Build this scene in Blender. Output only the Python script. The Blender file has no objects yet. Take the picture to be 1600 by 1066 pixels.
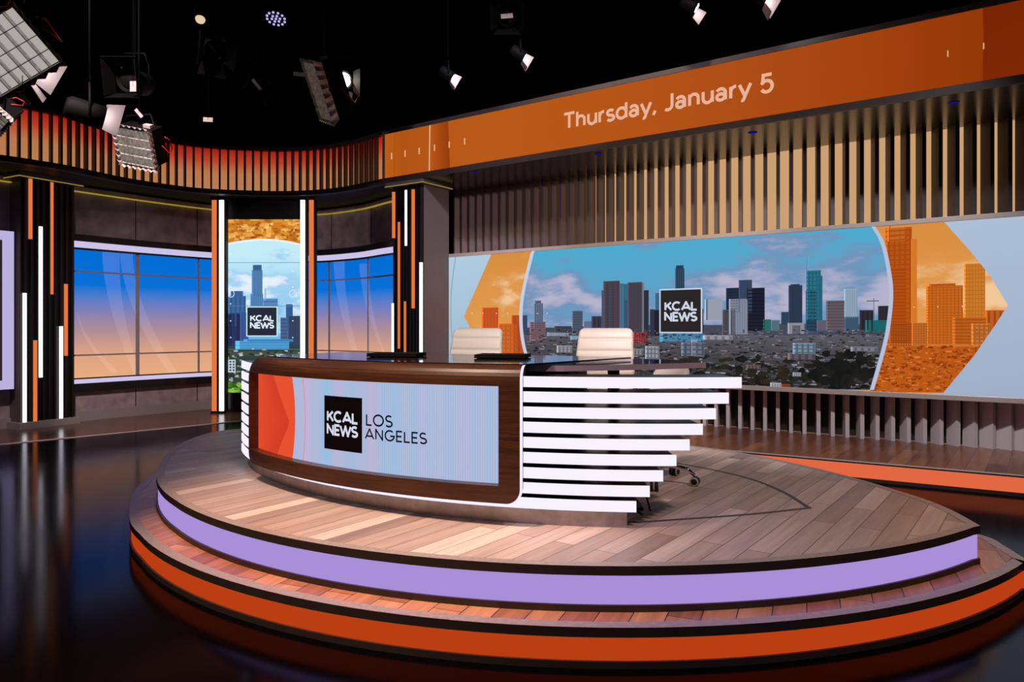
import bpy, math, random
import numpy as np
from mathutils import Vector, Matrix
from bisect import bisect
random.seed(7)
PI = math.pi
# ------------------------------------------------------------------ camera, world, light, exposure
F = 1150.0; CX = 800.0; HY = 510.0; CZ = 1.42      # focal length in px of a 1600 wide frame, horizon row, lens height
sc = bpy.context.scene
COL = sc.collection
cam = bpy.data.cameras.new('camera'); cam.sensor_width = 36; cam.lens = 36*F/1600; cam.shift_y = -23/1600
cam.clip_start = .05; cam.clip_end = 200
camo = bpy.data.objects.new('camera', cam); COL.objects.link(camo)
camo.location = (0, 0, CZ); camo.rotation_euler = (PI/2, 0, 0); sc.camera = camo
wd = bpy.data.worlds.new('studio_dark'); sc.world = wd; wd.use_nodes = True
wd.node_tree.nodes['Background'].inputs[0].default_value = (.5, .45, .5, 1)
wd.node_tree.nodes['Background'].inputs[1].default_value = .004
vs = sc.view_settings
vs.view_transform = 'Standard'; vs.look = 'None'; vs.exposure = 0; vs.gamma = 1; vs.use_curve_mapping = False
try:
    sc.cycles.use_denoising = True; sc.cycles.max_bounces = 6; sc.cycles.sample_clamp_indirect = 4
except Exception: pass

def lin(c):
    r = []
    for v in c[:3]:
        v = v/255.0
        r.append(v/12.92 if v <= .04045 else ((v+.055)/1.055)**2.4)
    return tuple(r)+(1.0,)

def spot(name, loc, aim, watts, col, ang, blend=.6, size=.15):
    l = bpy.data.lights.new(name, 'SPOT'); l.energy = watts; l.color = lin(col)[:3]
    l.spot_size = math.radians(ang); l.spot_blend = blend; l.shadow_soft_size = size
    o = bpy.data.objects.new(name, l); COL.objects.link(o); o.location = loc
    o.rotation_euler = (Vector(aim)-Vector(loc)).to_track_quat('-Z', 'Y').to_euler()
    return o
spot('key_spot', (-2.3, 2.2, 5.4), (-.95, 4.0, .37), 1800, (255, 214, 190), 38, .85)
spot('desk_spot', (-.7, 2.3, 5.4), (-.3, 4.0, .5), 90, (255, 222, 210), 34, .8)
spot('stage_spot', (2.6, 1.2, 5.4), (1.5, 4.4, .3), 520, (255, 228, 216), 54, .7)
spot('lavender_spot', (.6, .2, 5.3), (.75, 3.6, .37), 210, (185, 160, 255), 20, .9)
spot('chair_spot', (-1.2, .9, 5.6), (.25, 6.3, .95), 1500, (255, 238, 228), 24, .5)
spot('wall_spot', (3.2, -1.6, 4.0), (.1, 10.6, 3.0), 2600, (245, 222, 225), 34, .9)
spot('trim_spot', (.6, 3.8, 5.6), (1.2, 9.6, 2.55), 850, (255, 225, 200), 46, .8)
spot('deck_spot', (2.0, 3.6, 5.6), (3.4, 8.0, .5), 1150, (240, 238, 242), 54, .8)
spot('back_spot', (-3.5, 4.5, 5.6), (-4.8, 12.0, -.4), 2100, (250, 224, 224), 48, .9)
spot('pillar_spot', (.5, 5.0, 5.6), (-1.0, 10.8, 2.0), 1500, (235, 225, 255), 34, .8)

# ------------------------------------------------------------------ measuring helpers
def G(x, y, z):                                   # photo row/column -> point on the horizontal plane at height z
    Y = F*(CZ-z)/(y-HY); return Vector(((x-CX)/F*Y, Y, z))
def plane_hit(x, y, p0, u):                       # photo row/column -> (t, z) on the vertical plane p0 + t*u
    k = (x-CX)/F
    t = (k*p0[1]-p0[0])/(u[0]-k*u[1]); Y = p0[1]+u[1]*t
    return t, CZ+(HY-y)/F*Y
def catmull(P, n=10):
    P = [Vector(p) for p in P]; Q = [2*P[0]-P[1]]+P+[2*P[-1]-P[-2]]; R = []
    for i in range(1, len(Q)-2):
        a, b, c, d = Q[i-1], Q[i], Q[i+1], Q[i+2]
        for j in range(n):
            t = j/n
            R.append(.5*((2*b)+(c-a)*t+(2*a-5*b+4*c-d)*t*t+(3*b-a-3*c+d)*t**3))
    R.append(P[-1]); return R

# ------------------------------------------------------------------ object helpers
def link(o, parent=None):
    COL.objects.link(o)
    if parent is not None: o.parent = parent
    return o
def empty(name, loc=(0, 0, 0), rz=0, parent=None):
    o = bpy.data.objects.new(name, None); o.empty_display_size = .2
    link(o, parent); o.location = loc; o.rotation_euler = (0, 0, rz); return o
def tag(o, label, cat, group=None, kind=None):
    o['label'] = label; o['category'] = cat
    if group: o['group'] = group
    if kind: o['kind'] = kind
    return o
def struct(o, label=None):
    o['kind'] = 'structure'
    if label: o['label'] = label
    return o
class MB:
    def __init__(s): s.v = []; s.f = []; s.m = []; s.mi = 0; s.sm = []; s.smooth = False
    def add(s, vs, fs):
        b = len(s.v); s.v += [tuple(v) for v in vs]
        for f in fs: s.f.append(tuple(b+i for i in f)); s.m.append(s.mi); s.sm.append(s.smooth)
    def box(s, c, d, R=None):
        x, y, z = d[0]/2, d[1]/2, d[2]/2
        vs = [Vector(p) for p in ((-x,-y,-z),(x,-y,-z),(x,y,-z),(-x,y,-z),(-x,-y,z),(x,-y,z),(x,y,z),(-x,y,z))]
        if R is not None: vs = [R@v for v in vs]
        s.add([v+Vector(c) for v in vs], [(3,2,1,0),(4,5,6,7),(0,1,5,4),(1,2,6,5),(2,3,7,6),(3,0,4,7)])
    def ubox(s, p0, u, t0, t1, n0, n1, z0, z1):    # box along plan direction u from p0, n = outward (towards the room)
        n = Vector((u[1], -u[0])) if True else None
        n = OUT(u)
        P = []
        for z in (z0, z1):
            for (t, k) in ((t0, n0), (t1, n0), (t1, n1), (t0, n1)):
                P.append((p0[0]+u[0]*t+n[0]*k, p0[1]+u[1]*t+n[1]*k, z))
        s.add(P, [(3,2,1,0),(4,5,6,7),(0,1,5,4),(1,2,6,5),(2,3,7,6),(3,0,4,7)])
    def prism(s, P, z0, z1):
        n = len(P); s.add([(p[0], p[1], z0) for p in P]+[(p[0], p[1], z1) for p in P],
                          [tuple(range(n-1, -1, -1)), tuple(range(n, 2*n))]+[(i, (i+1) % n, n+(i+1) % n, n+i) for i in range(n)])
    def strip(s, A, B, closed=False):              # quads between two point rows
        n = len(A); k = n if closed else n-1
        s.add(list(A)+list(B), [(i, (i+1) % n, n+(i+1) % n, n+i) for i in range(k)])
    def sweep(s, sections, caps=True):             # closed cross sections, one after another
        n = len(sections[0]); V = [p for q in sections for p in q]; Fc = []
        for j in range(len(sections)-1):
            for i in range(n):
                a = j*n+i; b = j*n+(i+1) % n; Fc.append((a, b, b+n, a+n))
        if caps:
            Fc.append(tuple(range(n-1, -1, -1))); e = (len(sections)-1)*n; Fc.append(tuple(e+i for i in range(n)))
        s.add(V, Fc)
    def tube(s, P, r, n=8, caps=True):
        P = [Vector(p) for p in P]; S = []
        for i, p in enumerate(P):
            d = (P[min(i+1, len(P)-1)]-P[max(i-1, 0)]).normalized()
            a = Vector((0, 0, 1)) if abs(d.z) < .9 else Vector((1, 0, 0))
            e = d.cross(a).normalized(); g = d.cross(e); rr = r[i] if isinstance(r, (list, tuple)) else r
            S.append([p+(e*math.cos(2*PI*k/n)+g*math.sin(2*PI*k/n))*rr for k in range(n)])
        sm = s.smooth; s.smooth = True; s.sweep(S, caps); s.smooth = sm
    def lathe(s, prof, M=None, n=20):              # (radius, height) along local z
        S = []
        for (r, h) in prof:
            ring = [Vector((max(r, 1e-4)*math.cos(2*PI*k/n), max(r, 1e-4)*math.sin(2*PI*k/n), h)) for k in range(n)]
            S.append([M@p if M is not None else p for p in ring])
        sm = s.smooth; s.smooth = True; s.sweep(S); s.smooth = sm
    def xf(s, M): s.v = [tuple(M@Vector(v)) for v in s.v]; return s
    def build(s, name, mats, parent=None, bevel=0):
        if not isinstance(mats, (list, tuple)): mats = [mats]
        me = bpy.data.meshes.new(name); me.from_pydata(s.v, [], s.f)
        for m in mats: me.materials.append(m)
        me.polygons.foreach_set('material_index', s.m); me.polygons.foreach_set('use_smooth', s.sm)
        import bmesh
        bm = bmesh.new(); bm.from_mesh(me); bmesh.ops.recalc_face_normals(bm, faces=bm.faces); bm.to_mesh(me); bm.free()
        me.update(); o = bpy.data.objects.new(name, me); link(o, parent)
        if bevel:
            b = o.modifiers.new('edge', 'BEVEL'); b.width = bevel; b.segments = 2; b.limit_method = 'ANGLE'
        return o
def OUT(u):                                        # the plan normal of direction u that faces the camera side
    n = Vector((u[1], -u[0]))
    return n if n.y < 0 else -n

# ------------------------------------------------------------------ materials
def nm(name):
    m = bpy.data.materials.new(name); m.use_nodes = True; t = m.node_tree; t.nodes.clear()
    o = t.nodes.new('ShaderNodeOutputMaterial'); return m, t, o
def N(t, kind, **kw):
    n = t.nodes.new(kind)
    for k, v in kw.items():
        if k.startswith('i_'):
            key = k[2:]; key = int(key) if key.isdigit() else key
            n.inputs[key].default_value = v
        else: setattr(n, k, v)
    return n
def plain(name, c, rough=.5, metal=0, spec=.5, noise=0, scale=8, coat=0, trans=0):
    m, t, o = nm(name); b = N(t, 'ShaderNodeBsdfPrincipled'); t.links.new(b.outputs[0], o.inputs[0])
    b.inputs['Base Color'].default_value = lin(c); b.inputs['Roughness'].default_value = rough
    b.inputs['Metallic'].default_value = metal; b.inputs['Specular IOR Level'].default_value = spec
    b.inputs['Coat Weight'].default_value = coat; b.inputs['Transmission Weight'].default_value = trans
    if noise:
        tc = N(t, 'ShaderNodeTexCoord'); no = N(t, 'ShaderNodeTexNoise'); no.inputs['Scale'].default_value = scale
        no.inputs['Detail'].default_value = 6
        r = N(t, 'ShaderNodeValToRGB'); c0 = tuple(max(0, v*(1-noise)) for v in c); c1 = tuple(min(255, v*(1+noise)) for v in c)
        r.color_ramp.elements[0].color = lin(c0); r.color_ramp.elements[1].color = lin(c1)
        r.color_ramp.elements[0].position = .3; r.color_ramp.elements[1].position = .7
        t.links.new(tc.outputs['Object'], no.inputs['Vector']); t.links.new(no.outputs['Fac'], r.inputs[0]); t.links.new(r.outputs[0], b.inputs['Base Color'])
    return m
def glow(name, c, s=1.0, rough=None):
    m, t, o = nm(name); e = N(t, 'ShaderNodeEmission'); e.inputs[0].default_value = lin(c); e.inputs[1].default_value = s
    t.links.new(e.outputs[0], o.inputs[0]); return m
def ramp_glow(name, stops, z0, z1, s=1.0):         # lightbox whose colour runs with height, as its LEDs are programmed
    m, t, o = nm(name); g = N(t, 'ShaderNodeNewGeometry'); sp = N(t, 'ShaderNodeSeparateXYZ'); mr = N(t, 'ShaderNodeMapRange')
    mr.inputs[1].default_value = z0; mr.inputs[2].default_value = z1
    r = N(t, 'ShaderNodeValToRGB'); e = N(t, 'ShaderNodeEmission'); e.inputs[1].default_value = s
    el = r.color_ramp.elements
    while len(el) < len(stops): el.new(.5)
    for k, (p, c) in enumerate(stops): el[k].position = p; el[k].color = lin(c)
    L = t.links.new
    L(g.outputs['Position'], sp.inputs[0]); L(sp.outputs[2], mr.inputs[0]); L(mr.outputs[0], r.inputs[0]); L(r.outputs[0], e.inputs[0]); L(e.outputs[0], o.inputs[0])
    return m
def planks(name, cs, ang, w=.11, l=1.3, rough=.4, gap=(40, 30, 26), grain=.25):
    m, t, o = nm(name); L = t.links.new; b = N(t, 'ShaderNodeBsdfPrincipled'); L(b.outputs[0], o.inputs[0]); b.inputs['Roughness'].default_value = rough
    tc = N(t, 'ShaderNodeTexCoord'); mp = N(t, 'ShaderNodeMapping'); mp.inputs['Rotation'].default_value = (0, 0, -ang)
    L(tc.outputs['Object'], mp.inputs[0])
    br = N(t, 'ShaderNodeTexBrick'); br.offset = .37; br.offset_frequency = 2; br.squash = 1
    for k, v in (('Scale', 1), ('Mortar Size', .0022), ('Mortar Smooth', .1), ('Brick Width', l), ('Row Height', w)): br.inputs[k].default_value = v
    br.inputs['Color1'].default_value = (0, 0, 0, 1); br.inputs['Color2'].default_value = (1, 1, 1, 1); br.inputs['Mortar'].default_value = (.5, .5, .5, 1)
    L(mp.outputs[0], br.inputs[0])
    r = N(t, 'ShaderNodeValToRGB'); el = r.color_ramp.elements
    while len(el) < len(cs): el.new(.5)
    for k, c in enumerate(cs): el[k].position = k/(len(cs)-1); el[k].color = lin(c)
    L(br.outputs['Color'], r.inputs[0])
    m2 = N(t, 'ShaderNodeMapping'); m2.inputs['Scale'].default_value = (1.6, 22, 1); L(mp.outputs[0], m2.inputs[0])
    no = N(t, 'ShaderNodeTexNoise'); no.inputs['Scale'].default_value = 1; no.inputs['Detail'].default_value = 8; no.inputs['Roughness'].default_value = .65
    L(m2.outputs[0], no.inputs['Vector'])
    mr = N(t, 'ShaderNodeMapRange'); mr.inputs[1].default_value = .3; mr.inputs[2].default_value = .7; mr.inputs[3].default_value = 1-grain; mr.inputs[4].default_value = 1+grain
    L(no.outputs['Fac'], mr.inputs[0])
    mu = N(t, 'ShaderNodeMix', data_type='RGBA', blend_type='MULTIPLY'); mu.inputs[0].default_value = 1
    L(r.outputs[0], mu.inputs[6]); L(mr.outputs[0], mu.inputs[7])
    mx = N(t, 'ShaderNodeMix', data_type='RGBA'); L(br.outputs['Fac'], mx.inputs[0]); L(mu.outputs[2], mx.inputs[6]); mx.inputs[7].default_value = lin(gap)
    L(mx.outputs[2], b.inputs['Base Color'])
    return m
def walnut(name):
    m, t, o = nm(name); L = t.links.new; b = N(t, 'ShaderNodeBsdfPrincipled'); L(b.outputs[0], o.inputs[0]); b.inputs['Roughness'].default_value = .38
    tc = N(t, 'ShaderNodeTexCoord'); mp = N(t, 'ShaderNodeMapping'); mp.inputs['Scale'].default_value = (1.2, 1.2, 26); L(tc.outputs['Object'], mp.inputs[0])
    no = N(t, 'ShaderNodeTexNoise'); no.inputs['Scale'].default_value = 2.2; no.inputs['Detail'].default_value = 8; no.inputs['Roughness'].default_value = .7; no.inputs['Distortion'].default_value = .4
    L(mp.outputs[0], no.inputs['Vector']); r = N(t, 'ShaderNodeValToRGB')
    r.color_ramp.elements[0].position = .3; r.color_ramp.elements[0].color = lin((40, 20, 12)); r.color_ramp.elements[1].position = .72; r.color_ramp.elements[1].color = lin((92, 56, 36))
    L(no.outputs['Fac'], r.inputs[0]); L(r.outputs[0], b.inputs['Base Color']); return m
def sky_glow(name, top, bot, cloud, cloud2, z0, z1, sc_=(.9, 2.6), lo=.47, hi=.6, seed=0.0):
    m, t, o = nm(name); L = t.links.new; uv = N(t, 'ShaderNodeUVMap'); uv.uv_map = 'UVMap'
    sp = N(t, 'ShaderNodeSeparateXYZ'); L(uv.outputs[0], sp.inputs[0])
    mr = N(t, 'ShaderNodeMapRange'); mr.inputs[1].default_value = z0; mr.inputs[2].default_value = z1; L(sp.outputs[1], mr.inputs[0])
    g = N(t, 'ShaderNodeMix', data_type='RGBA'); L(mr.outputs[0], g.inputs[0]); g.inputs[6].default_value = lin(bot); g.inputs[7].default_value = lin(top)
    mp = N(t, 'ShaderNodeMapping'); mp.inputs['Scale'].default_value = (sc_[0], sc_[1], 1); mp.inputs['Location'].default_value = (seed, seed*.7, seed); L(uv.outputs[0], mp.inputs[0])
    no = N(t, 'ShaderNodeTexNoise'); no.inputs['Scale'].default_value = 1; no.inputs['Detail'].default_value = 9; no.inputs['Roughness'].default_value = .55; L(mp.outputs[0], no.inputs['Vector'])
    bm_ = N(t, 'ShaderNodeFloatCurve'); cv = bm_.mapping.curves[0]
    for px_, py_ in ((.25, .58), (.5, .62), (.66, .56), (.8, .44)): cv.points.new(px_, py_)
    cv.points[0].location = (0, .5); cv.points[-1].location = (1, .4); bm_.mapping.update(); L(mr.outputs[0], bm_.inputs['Value'])
    band = N(t, 'ShaderNodeMath', operation='SUBTRACT'); band.inputs[1].default_value = .5; L(bm_.outputs[0], band.inputs[0])
    ad = N(t, 'ShaderNodeMath', operation='ADD'); L(no.outputs['Fac'], ad.inputs[0]); L(band.outputs[0], ad.inputs[1])
    ss = N(t, 'ShaderNodeMapRange', interpolation_type='SMOOTHSTEP'); ss.inputs[1].default_value = lo; ss.inputs[2].default_value = hi; L(ad.outputs[0], ss.inputs[0])
    s2 = N(t, 'ShaderNodeMapRange', interpolation_type='SMOOTHSTEP'); s2.inputs[1].default_value = hi-.03; s2.inputs[2].default_value = hi+.12; L(ad.outputs[0], s2.inputs[0])
    cm = N(t, 'ShaderNodeMix', data_type='RGBA'); L(s2.outputs[0], cm.inputs[0]); cm.inputs[6].default_value = lin(cloud2); cm.inputs[7].default_value = lin(cloud)
    x = N(t, 'ShaderNodeMix', data_type='RGBA'); L(ss.outputs[0], x.inputs[0]); L(g.outputs[2], x.inputs[6]); L(cm.outputs[2], x.inputs[7])
    e = N(t, 'ShaderNodeEmission'); L(x.outputs[2], e.inputs[0]); L(e.outputs[0], o.inputs[0]); return m
def art_mat():
    m, t, o = nm('led_picture'); a = N(t, 'ShaderNodeVertexColor'); a.layer_name = 'Col'; e = N(t, 'ShaderNodeEmission')
    t.links.new(a.outputs[0], e.inputs[0]); t.links.new(e.outputs[0], o.inputs[0]); return m
M = dict(
    black=plain('matt_black', (14, 13, 14), .6, spec=.3), darkroom=plain('black_drape', (5, 5, 5), .95, spec=.05),
    gloss=None, fixture=plain('black_enamel', (5, 4, 4), .7, spec=.1), satin=plain('satin_black', (20, 17, 16), .35),
    trim=plain('brushed_grey_trim', (186, 168, 158), .45, .3, noise=.06, scale=40), lip=plain('dark_bronze_lip', (58, 48, 44), .45, .3),
    champagne=plain('champagne_metal', (206, 190, 180), .4, .3), greytrim=plain('grey_paint_trim', (92, 86, 90), .5),
    concrete=plain('concrete_panel', (142, 126, 126), .75, noise=.15, scale=5.5), basebd=plain('grey_baseboard', (136, 130, 126), .55),
    soffit=plain('bronze_soffit', (62, 52, 48), .22, .35), fin=plain('taupe_fin', (100, 88, 86), .5, .15), lowfin=plain('light_taupe_fin', (212, 198, 198), .5),
    darkfin=plain('dark_brown_fin', (52, 34, 24), .5), pillar=plain('charcoal_pillar', (88, 78, 76), .5), mull=plain('bronze_mullion', (150, 140, 140), .5, .1),
    wood=walnut('walnut_veneer'), plinth=plain('brushed_steel', (186, 174, 168), .4, .3, noise=.08, scale=20),
    top=plain('black_glass_top', (22, 22, 26), .1, coat=.5), leather=plain('white_leather', (238, 228, 220), .42), seam=plain('pale_seam', (205, 195, 188), .6),
    chrome=plain('chrome', (225, 222, 220), .08, 1), rubber=plain('black_rubber', (18, 18, 18), .6), rim=plain('pale_wheel_rim', (190, 186, 180), .4),
    plasticb=plain('black_plastic', (9, 9, 10), .75, spec=.08), tagw=plain('white_paper_tag', (150, 140, 138), .8), amber=plain('amber_glass', (150, 95, 20), .4),
    cable=plain('black_cable', (12, 12, 12), .6), redcord=plain('red_cable', (150, 25, 20), .5), greyflag=plain('grey_barn_door', (150, 135, 140), .5),
    tube_w=glow('white_tube', (255, 250, 255), 1.6), tube_o=glow('orange_tube', (228, 120, 62), 1.0),
    strip=glow('desk_strip_glow', (244, 238, 255), 1.04), lav=glow('lavender_riser_glow', (168, 143, 216), 1), orange=glow('orange_riser_glow', (186, 62, 18), 1),
    deckor=glow('coral_riser_glow', (226, 104, 66), 1), barl=glow('lilac_bar_glow', (205, 195, 232), 1), frame=glow('lilac_frame_glow', (186, 176, 222), 1),
    edgey=glow('yellow_edge_glow', (150, 128, 52), 1), edgew=glow('white_edge_glow', (245, 238, 255), 1), tan=glow('tan_wash_glow', (204, 160, 114), 1),
    lens=glow('lamp_lens', (255, 248, 240), 45), lens_soft=glow('lamp_lens_dim', (255, 246, 235), 7), dome=glow('dome_lamp', (225, 205, 165), 1), led=glow('violet_led', (190, 180, 240), 1),
    blue=glow('blue_marker', (25, 15, 160), .7), foil=plain('silver_louvre', (205, 200, 195), .3, .55, noise=.18, scale=30), softface=glow('soft_panel_face', (196, 190, 184), .75),
)
M['floor'] = None
def gloss_floor():
    m, t, o = nm('black_gloss_floor'); L = t.links.new
    d = N(t, 'ShaderNodeBsdfDiffuse'); d.inputs[0].default_value = (.0012, .0011, .0015, 1)
    g = N(t, 'ShaderNodeBsdfGlossy'); g.inputs[0].default_value = (.42, .42, .46, 1)
    tc = N(t, 'ShaderNodeTexCoord'); no = N(t, 'ShaderNodeTexNoise'); no.inputs['Scale'].default_value = 1.3; no.inputs['Detail'].default_value = 4; L(tc.outputs['Object'], no.inputs['Vector'])
    mr = N(t, 'ShaderNodeMapRange'); mr.inputs[3].default_value = .1; mr.inputs[4].default_value = .17; L(no.outputs['Fac'], mr.inputs[0]); L(mr.outputs[0], g.inputs['Roughness'])
    f = N(t, 'ShaderNodeFresnel'); f.inputs[0].default_value = 1.42; x = N(t, 'ShaderNodeMixShader'); L(f.outputs[0], x.inputs[0]); L(d.outputs[0], x.inputs[1]); L(g.outputs[0], x.inputs[2]); L(x.outputs[0], o.inputs[0])
    return m
M['floor'] = gloss_floor()
PHI = math.atan2(1150, 840)
M['stagewood'] = planks('pale_oak_planks', [(156, 130, 120), (210, 186, 172), (182, 156, 142), (234, 212, 196)], PHI, .115, 1.15, .42, (96, 78, 68), .2)
M['stepwood'] = planks('red_brown_planks', [(150, 86, 66), (212, 146, 100), (172, 102, 78), (226, 168, 116)], PHI+.25, .14, .8, .35, (30, 16, 12), .3)
M['deckwood'] = planks('dark_cherry_planks', [(100, 60, 44), (136, 86, 62), (112, 66, 50), (150, 98, 70)], PHI, .15, 1.2, .3, (28, 16, 12), .25)
M['backwood'] = planks('dark_walnut_planks', [(84, 52, 42), (104, 66, 52), (92, 58, 46)], PHI-.2, .15, 1.2, .22, (30, 20, 16), .2)
def glass_mat():
    m, t, o = nm('smoked_glass'); L = t.links.new
    a = N(t, 'ShaderNodeBsdfTransparent'); a.inputs[0].default_value = (.62, .60, .66, 1); g = N(t, 'ShaderNodeBsdfGlossy'); g.inputs['Roughness'].default_value = .04; g.inputs[0].default_value = (.8, .78, .85, 1)
    fr = N(t, 'ShaderNodeFresnel'); fr.inputs[0].default_value = 1.5; x = N(t, 'ShaderNodeMixShader'); L(fr.outputs[0], x.inputs[0]); L(a.outputs[0], x.inputs[1]); L(g.outputs[0], x.inputs[2]); L(x.outputs[0], o.inputs[0]); return m
M['glass'] = glass_mat()
M['glassedge'] = plain('violet_glass_edge', (176, 158, 176), .2)
M['art'] = art_mat()

# ------------------------------------------------------------------ stroke lettering (geometric sans)
def arc(cx, cy, rx, ry, a0, a1, n=18):
    return [(cx+rx*math.cos(math.radians(a0+(a1-a0)*i/n)), cy+ry*math.sin(math.radians(a0+(a1-a0)*i/n))) for i in range(n+1)]
GL = {
 'K': (.76, [[(.1,0),(.1,1)], [(.70,1),(.1,.38)], [(.32,.6),(.74,0)]]),
 'C': (.94, [arc(.5,.5,.44,.5,48,312)]),
 'A': (.92, [[(.02,0),(.46,1),(.90,0)], [(.2,.27),(.72,.27)]]),
 'L': (.58, [[(.08,1),(.08,0),(.58,0)]]),
 'N': (.86, [[(.08,0),(.08,1),(.76,0),(.76,1)]]),
 'E': (.62, [[(.6,1),(.08,1),(.08,0),(.6,0)], [(.08,.5),(.54,.5)]]),
 'W': (1.2, [[(.02,1),(.32,0),(.6,.95),(.88,0),(1.18,1)]]),
 'S': (.66, [arc(.34,.745,.27,.255,35,270,12)+arc(.34,.245,.29,.245,90,-150,12)]),
 'O': (1.0, [arc(.5,.5,.46,.5,0,360,28)]),
 'G': (.98, [arc(.5,.5,.45,.5,48,345)+[(.94,.46),(.55,.46)]]),
 'T': (.76, [[(.02,1),(.74,1)], [(.38,1),(.38,0)]]),
 'h': (.66, [[(.08,0),(.08,1)], [(.08,.42)]+arc(.32,.42,.24,.26,180,0,12)+[(.56,0)]]),
 'u': (.66, [[(.08,.7),(.08,.27)]+arc(.32,.27,.24,.27,180,360,12), [(.58,.7),(.58,0)]]),
 'r': (.42, [[(.08,0),(.08,.7)], [(.08,.36)]+arc(.34,.36,.26,.32,180,85,8)]),
 's': (.54, [arc(.27,.515,.2,.175,30,270,10)+arc(.27,.17,.22,.17,90,-150,10)]),
 'd': (.72, [arc(.34,.35,.29,.34,0,360,24), [(.63,0),(.63,1)]]),
 'a': (.64, [arc(.29,.42,.24,.27,150,0,10)+[(.53,.0)], arc(.28,.2,.21,.19,0,360,16)]),
 'y': (.62, [[(.02,.7),(.3,.02)], [(.6,.7),(.28,-.1)]+arc(.16,-.06,.12,.2,-20,-110,6)]),
 'n': (.66, [[(.08,0),(.08,.7)], [(.08,.42)]+arc(.32,.42,.24,.26,180,0,12)+[(.56,0)]]),
 'J': (.52, [[(.42,1),(.42,.28)]+arc(.18,.28,.24,.28,0,-130,10)]),
 ',': (.24, [[(.16,.1),(.04,-.16)]]),
 '5': (.62, [[(.55,1),(.14,1),(.1,.56)]+arc(.3,.33,.28,.33,125,-150,16)]),
 ' ': (.3, []),
}
def stroke_quads(P, w):
    P = [Vector(p) for p in P]; Q = [P[0]]
    for p in P[1:]:
        if (p-Q[-1]).length > 1e-4: Q.append(p)
    P = Q; n = len(P); Lf = []; Rt = []; closed = (P[0]-P[-1]).length < 1e-3
    for i in range(n):
        if closed: a = P[(i-1) % (n-1)]; b = P[(i+1) % (n-1)] if i < n-1 else P[1]
        else: a = P[max(i-1, 0)]; b = P[min(i+1, n-1)]
        d1 = (P[i]-a); d2 = (b-P[i])
        d1 = d1.normalized() if d1.length > 1e-6 else d2.normalized(); d2 = d2.normalized() if d2.length > 1e-6 else d1
        n1 = Vector((-d1.y, d1.x)); n2 = Vector((-d2.y, d2.x)); m = n1+n2
        m = m.normalized() if m.length > 1e-3 else n1
        k = min(1/max(m.dot(n1), .3), 1.45)*w/2
        Lf.append(P[i]+m*k); Rt.append(P[i]-m*k)
    return [[Lf[i], Lf[i+1], Rt[i+1], Rt[i]] for i in range(n-1)]
def split_sharp(P):                                # break a stroke at its sharp corners
    R = [[P[0]]]
    for i in range(1, len(P)-1):
        R[-1].append(P[i]); d1 = Vector(P[i])-Vector(P[i-1]); d2 = Vector(P[i+1])-Vector(P[i])
        if d1.length > 1e-6 and d2.length > 1e-6 and d1.normalized().dot(d2.normalized()) < .75: R.append([P[i]])
    R[-1].append(P[-1]); return R
def text_quads(txt, x0, y0, x1, h, wgt, track=.1):
    total = sum(GL[c][0] for c in txt)+track*(len(txt)-1); k = (x1-x0)/total; R = []; x = 0
    w = wgt
    for c in txt:
        adv, st = GL[c]; caps = c.isupper()
        for P in st:
            Q = [((px+x)*k/h, w/2+py*(1-w)) for (px, py) in P]; parts = split_sharp(Q)
            for n, S_ in enumerate(parts):
                S_ = list(S_)
                for end, on in ((0, n > 0), (-1, n < len(parts)-1)):          # carry the stroke on through a corner
                    if on:
                        e = Vector(S_[end])-Vector(S_[1 if end == 0 else -2])
                        q = Vector(S_[end])+e.normalized()*w*.5; S_[end] = (q.x, q.y)
                for q in stroke_quads(S_, w):
                    q = [(p.x, p.y) for p in q]
                    if caps: q = clip_poly(q, [(-9, 0), (99, 0), (99, 1), (-9, 1)])
                    if len(q) > 2: R.append([(x0+p[0]*h, y0+p[1]*h) for p in q])
        x += adv+track
    return R

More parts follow.
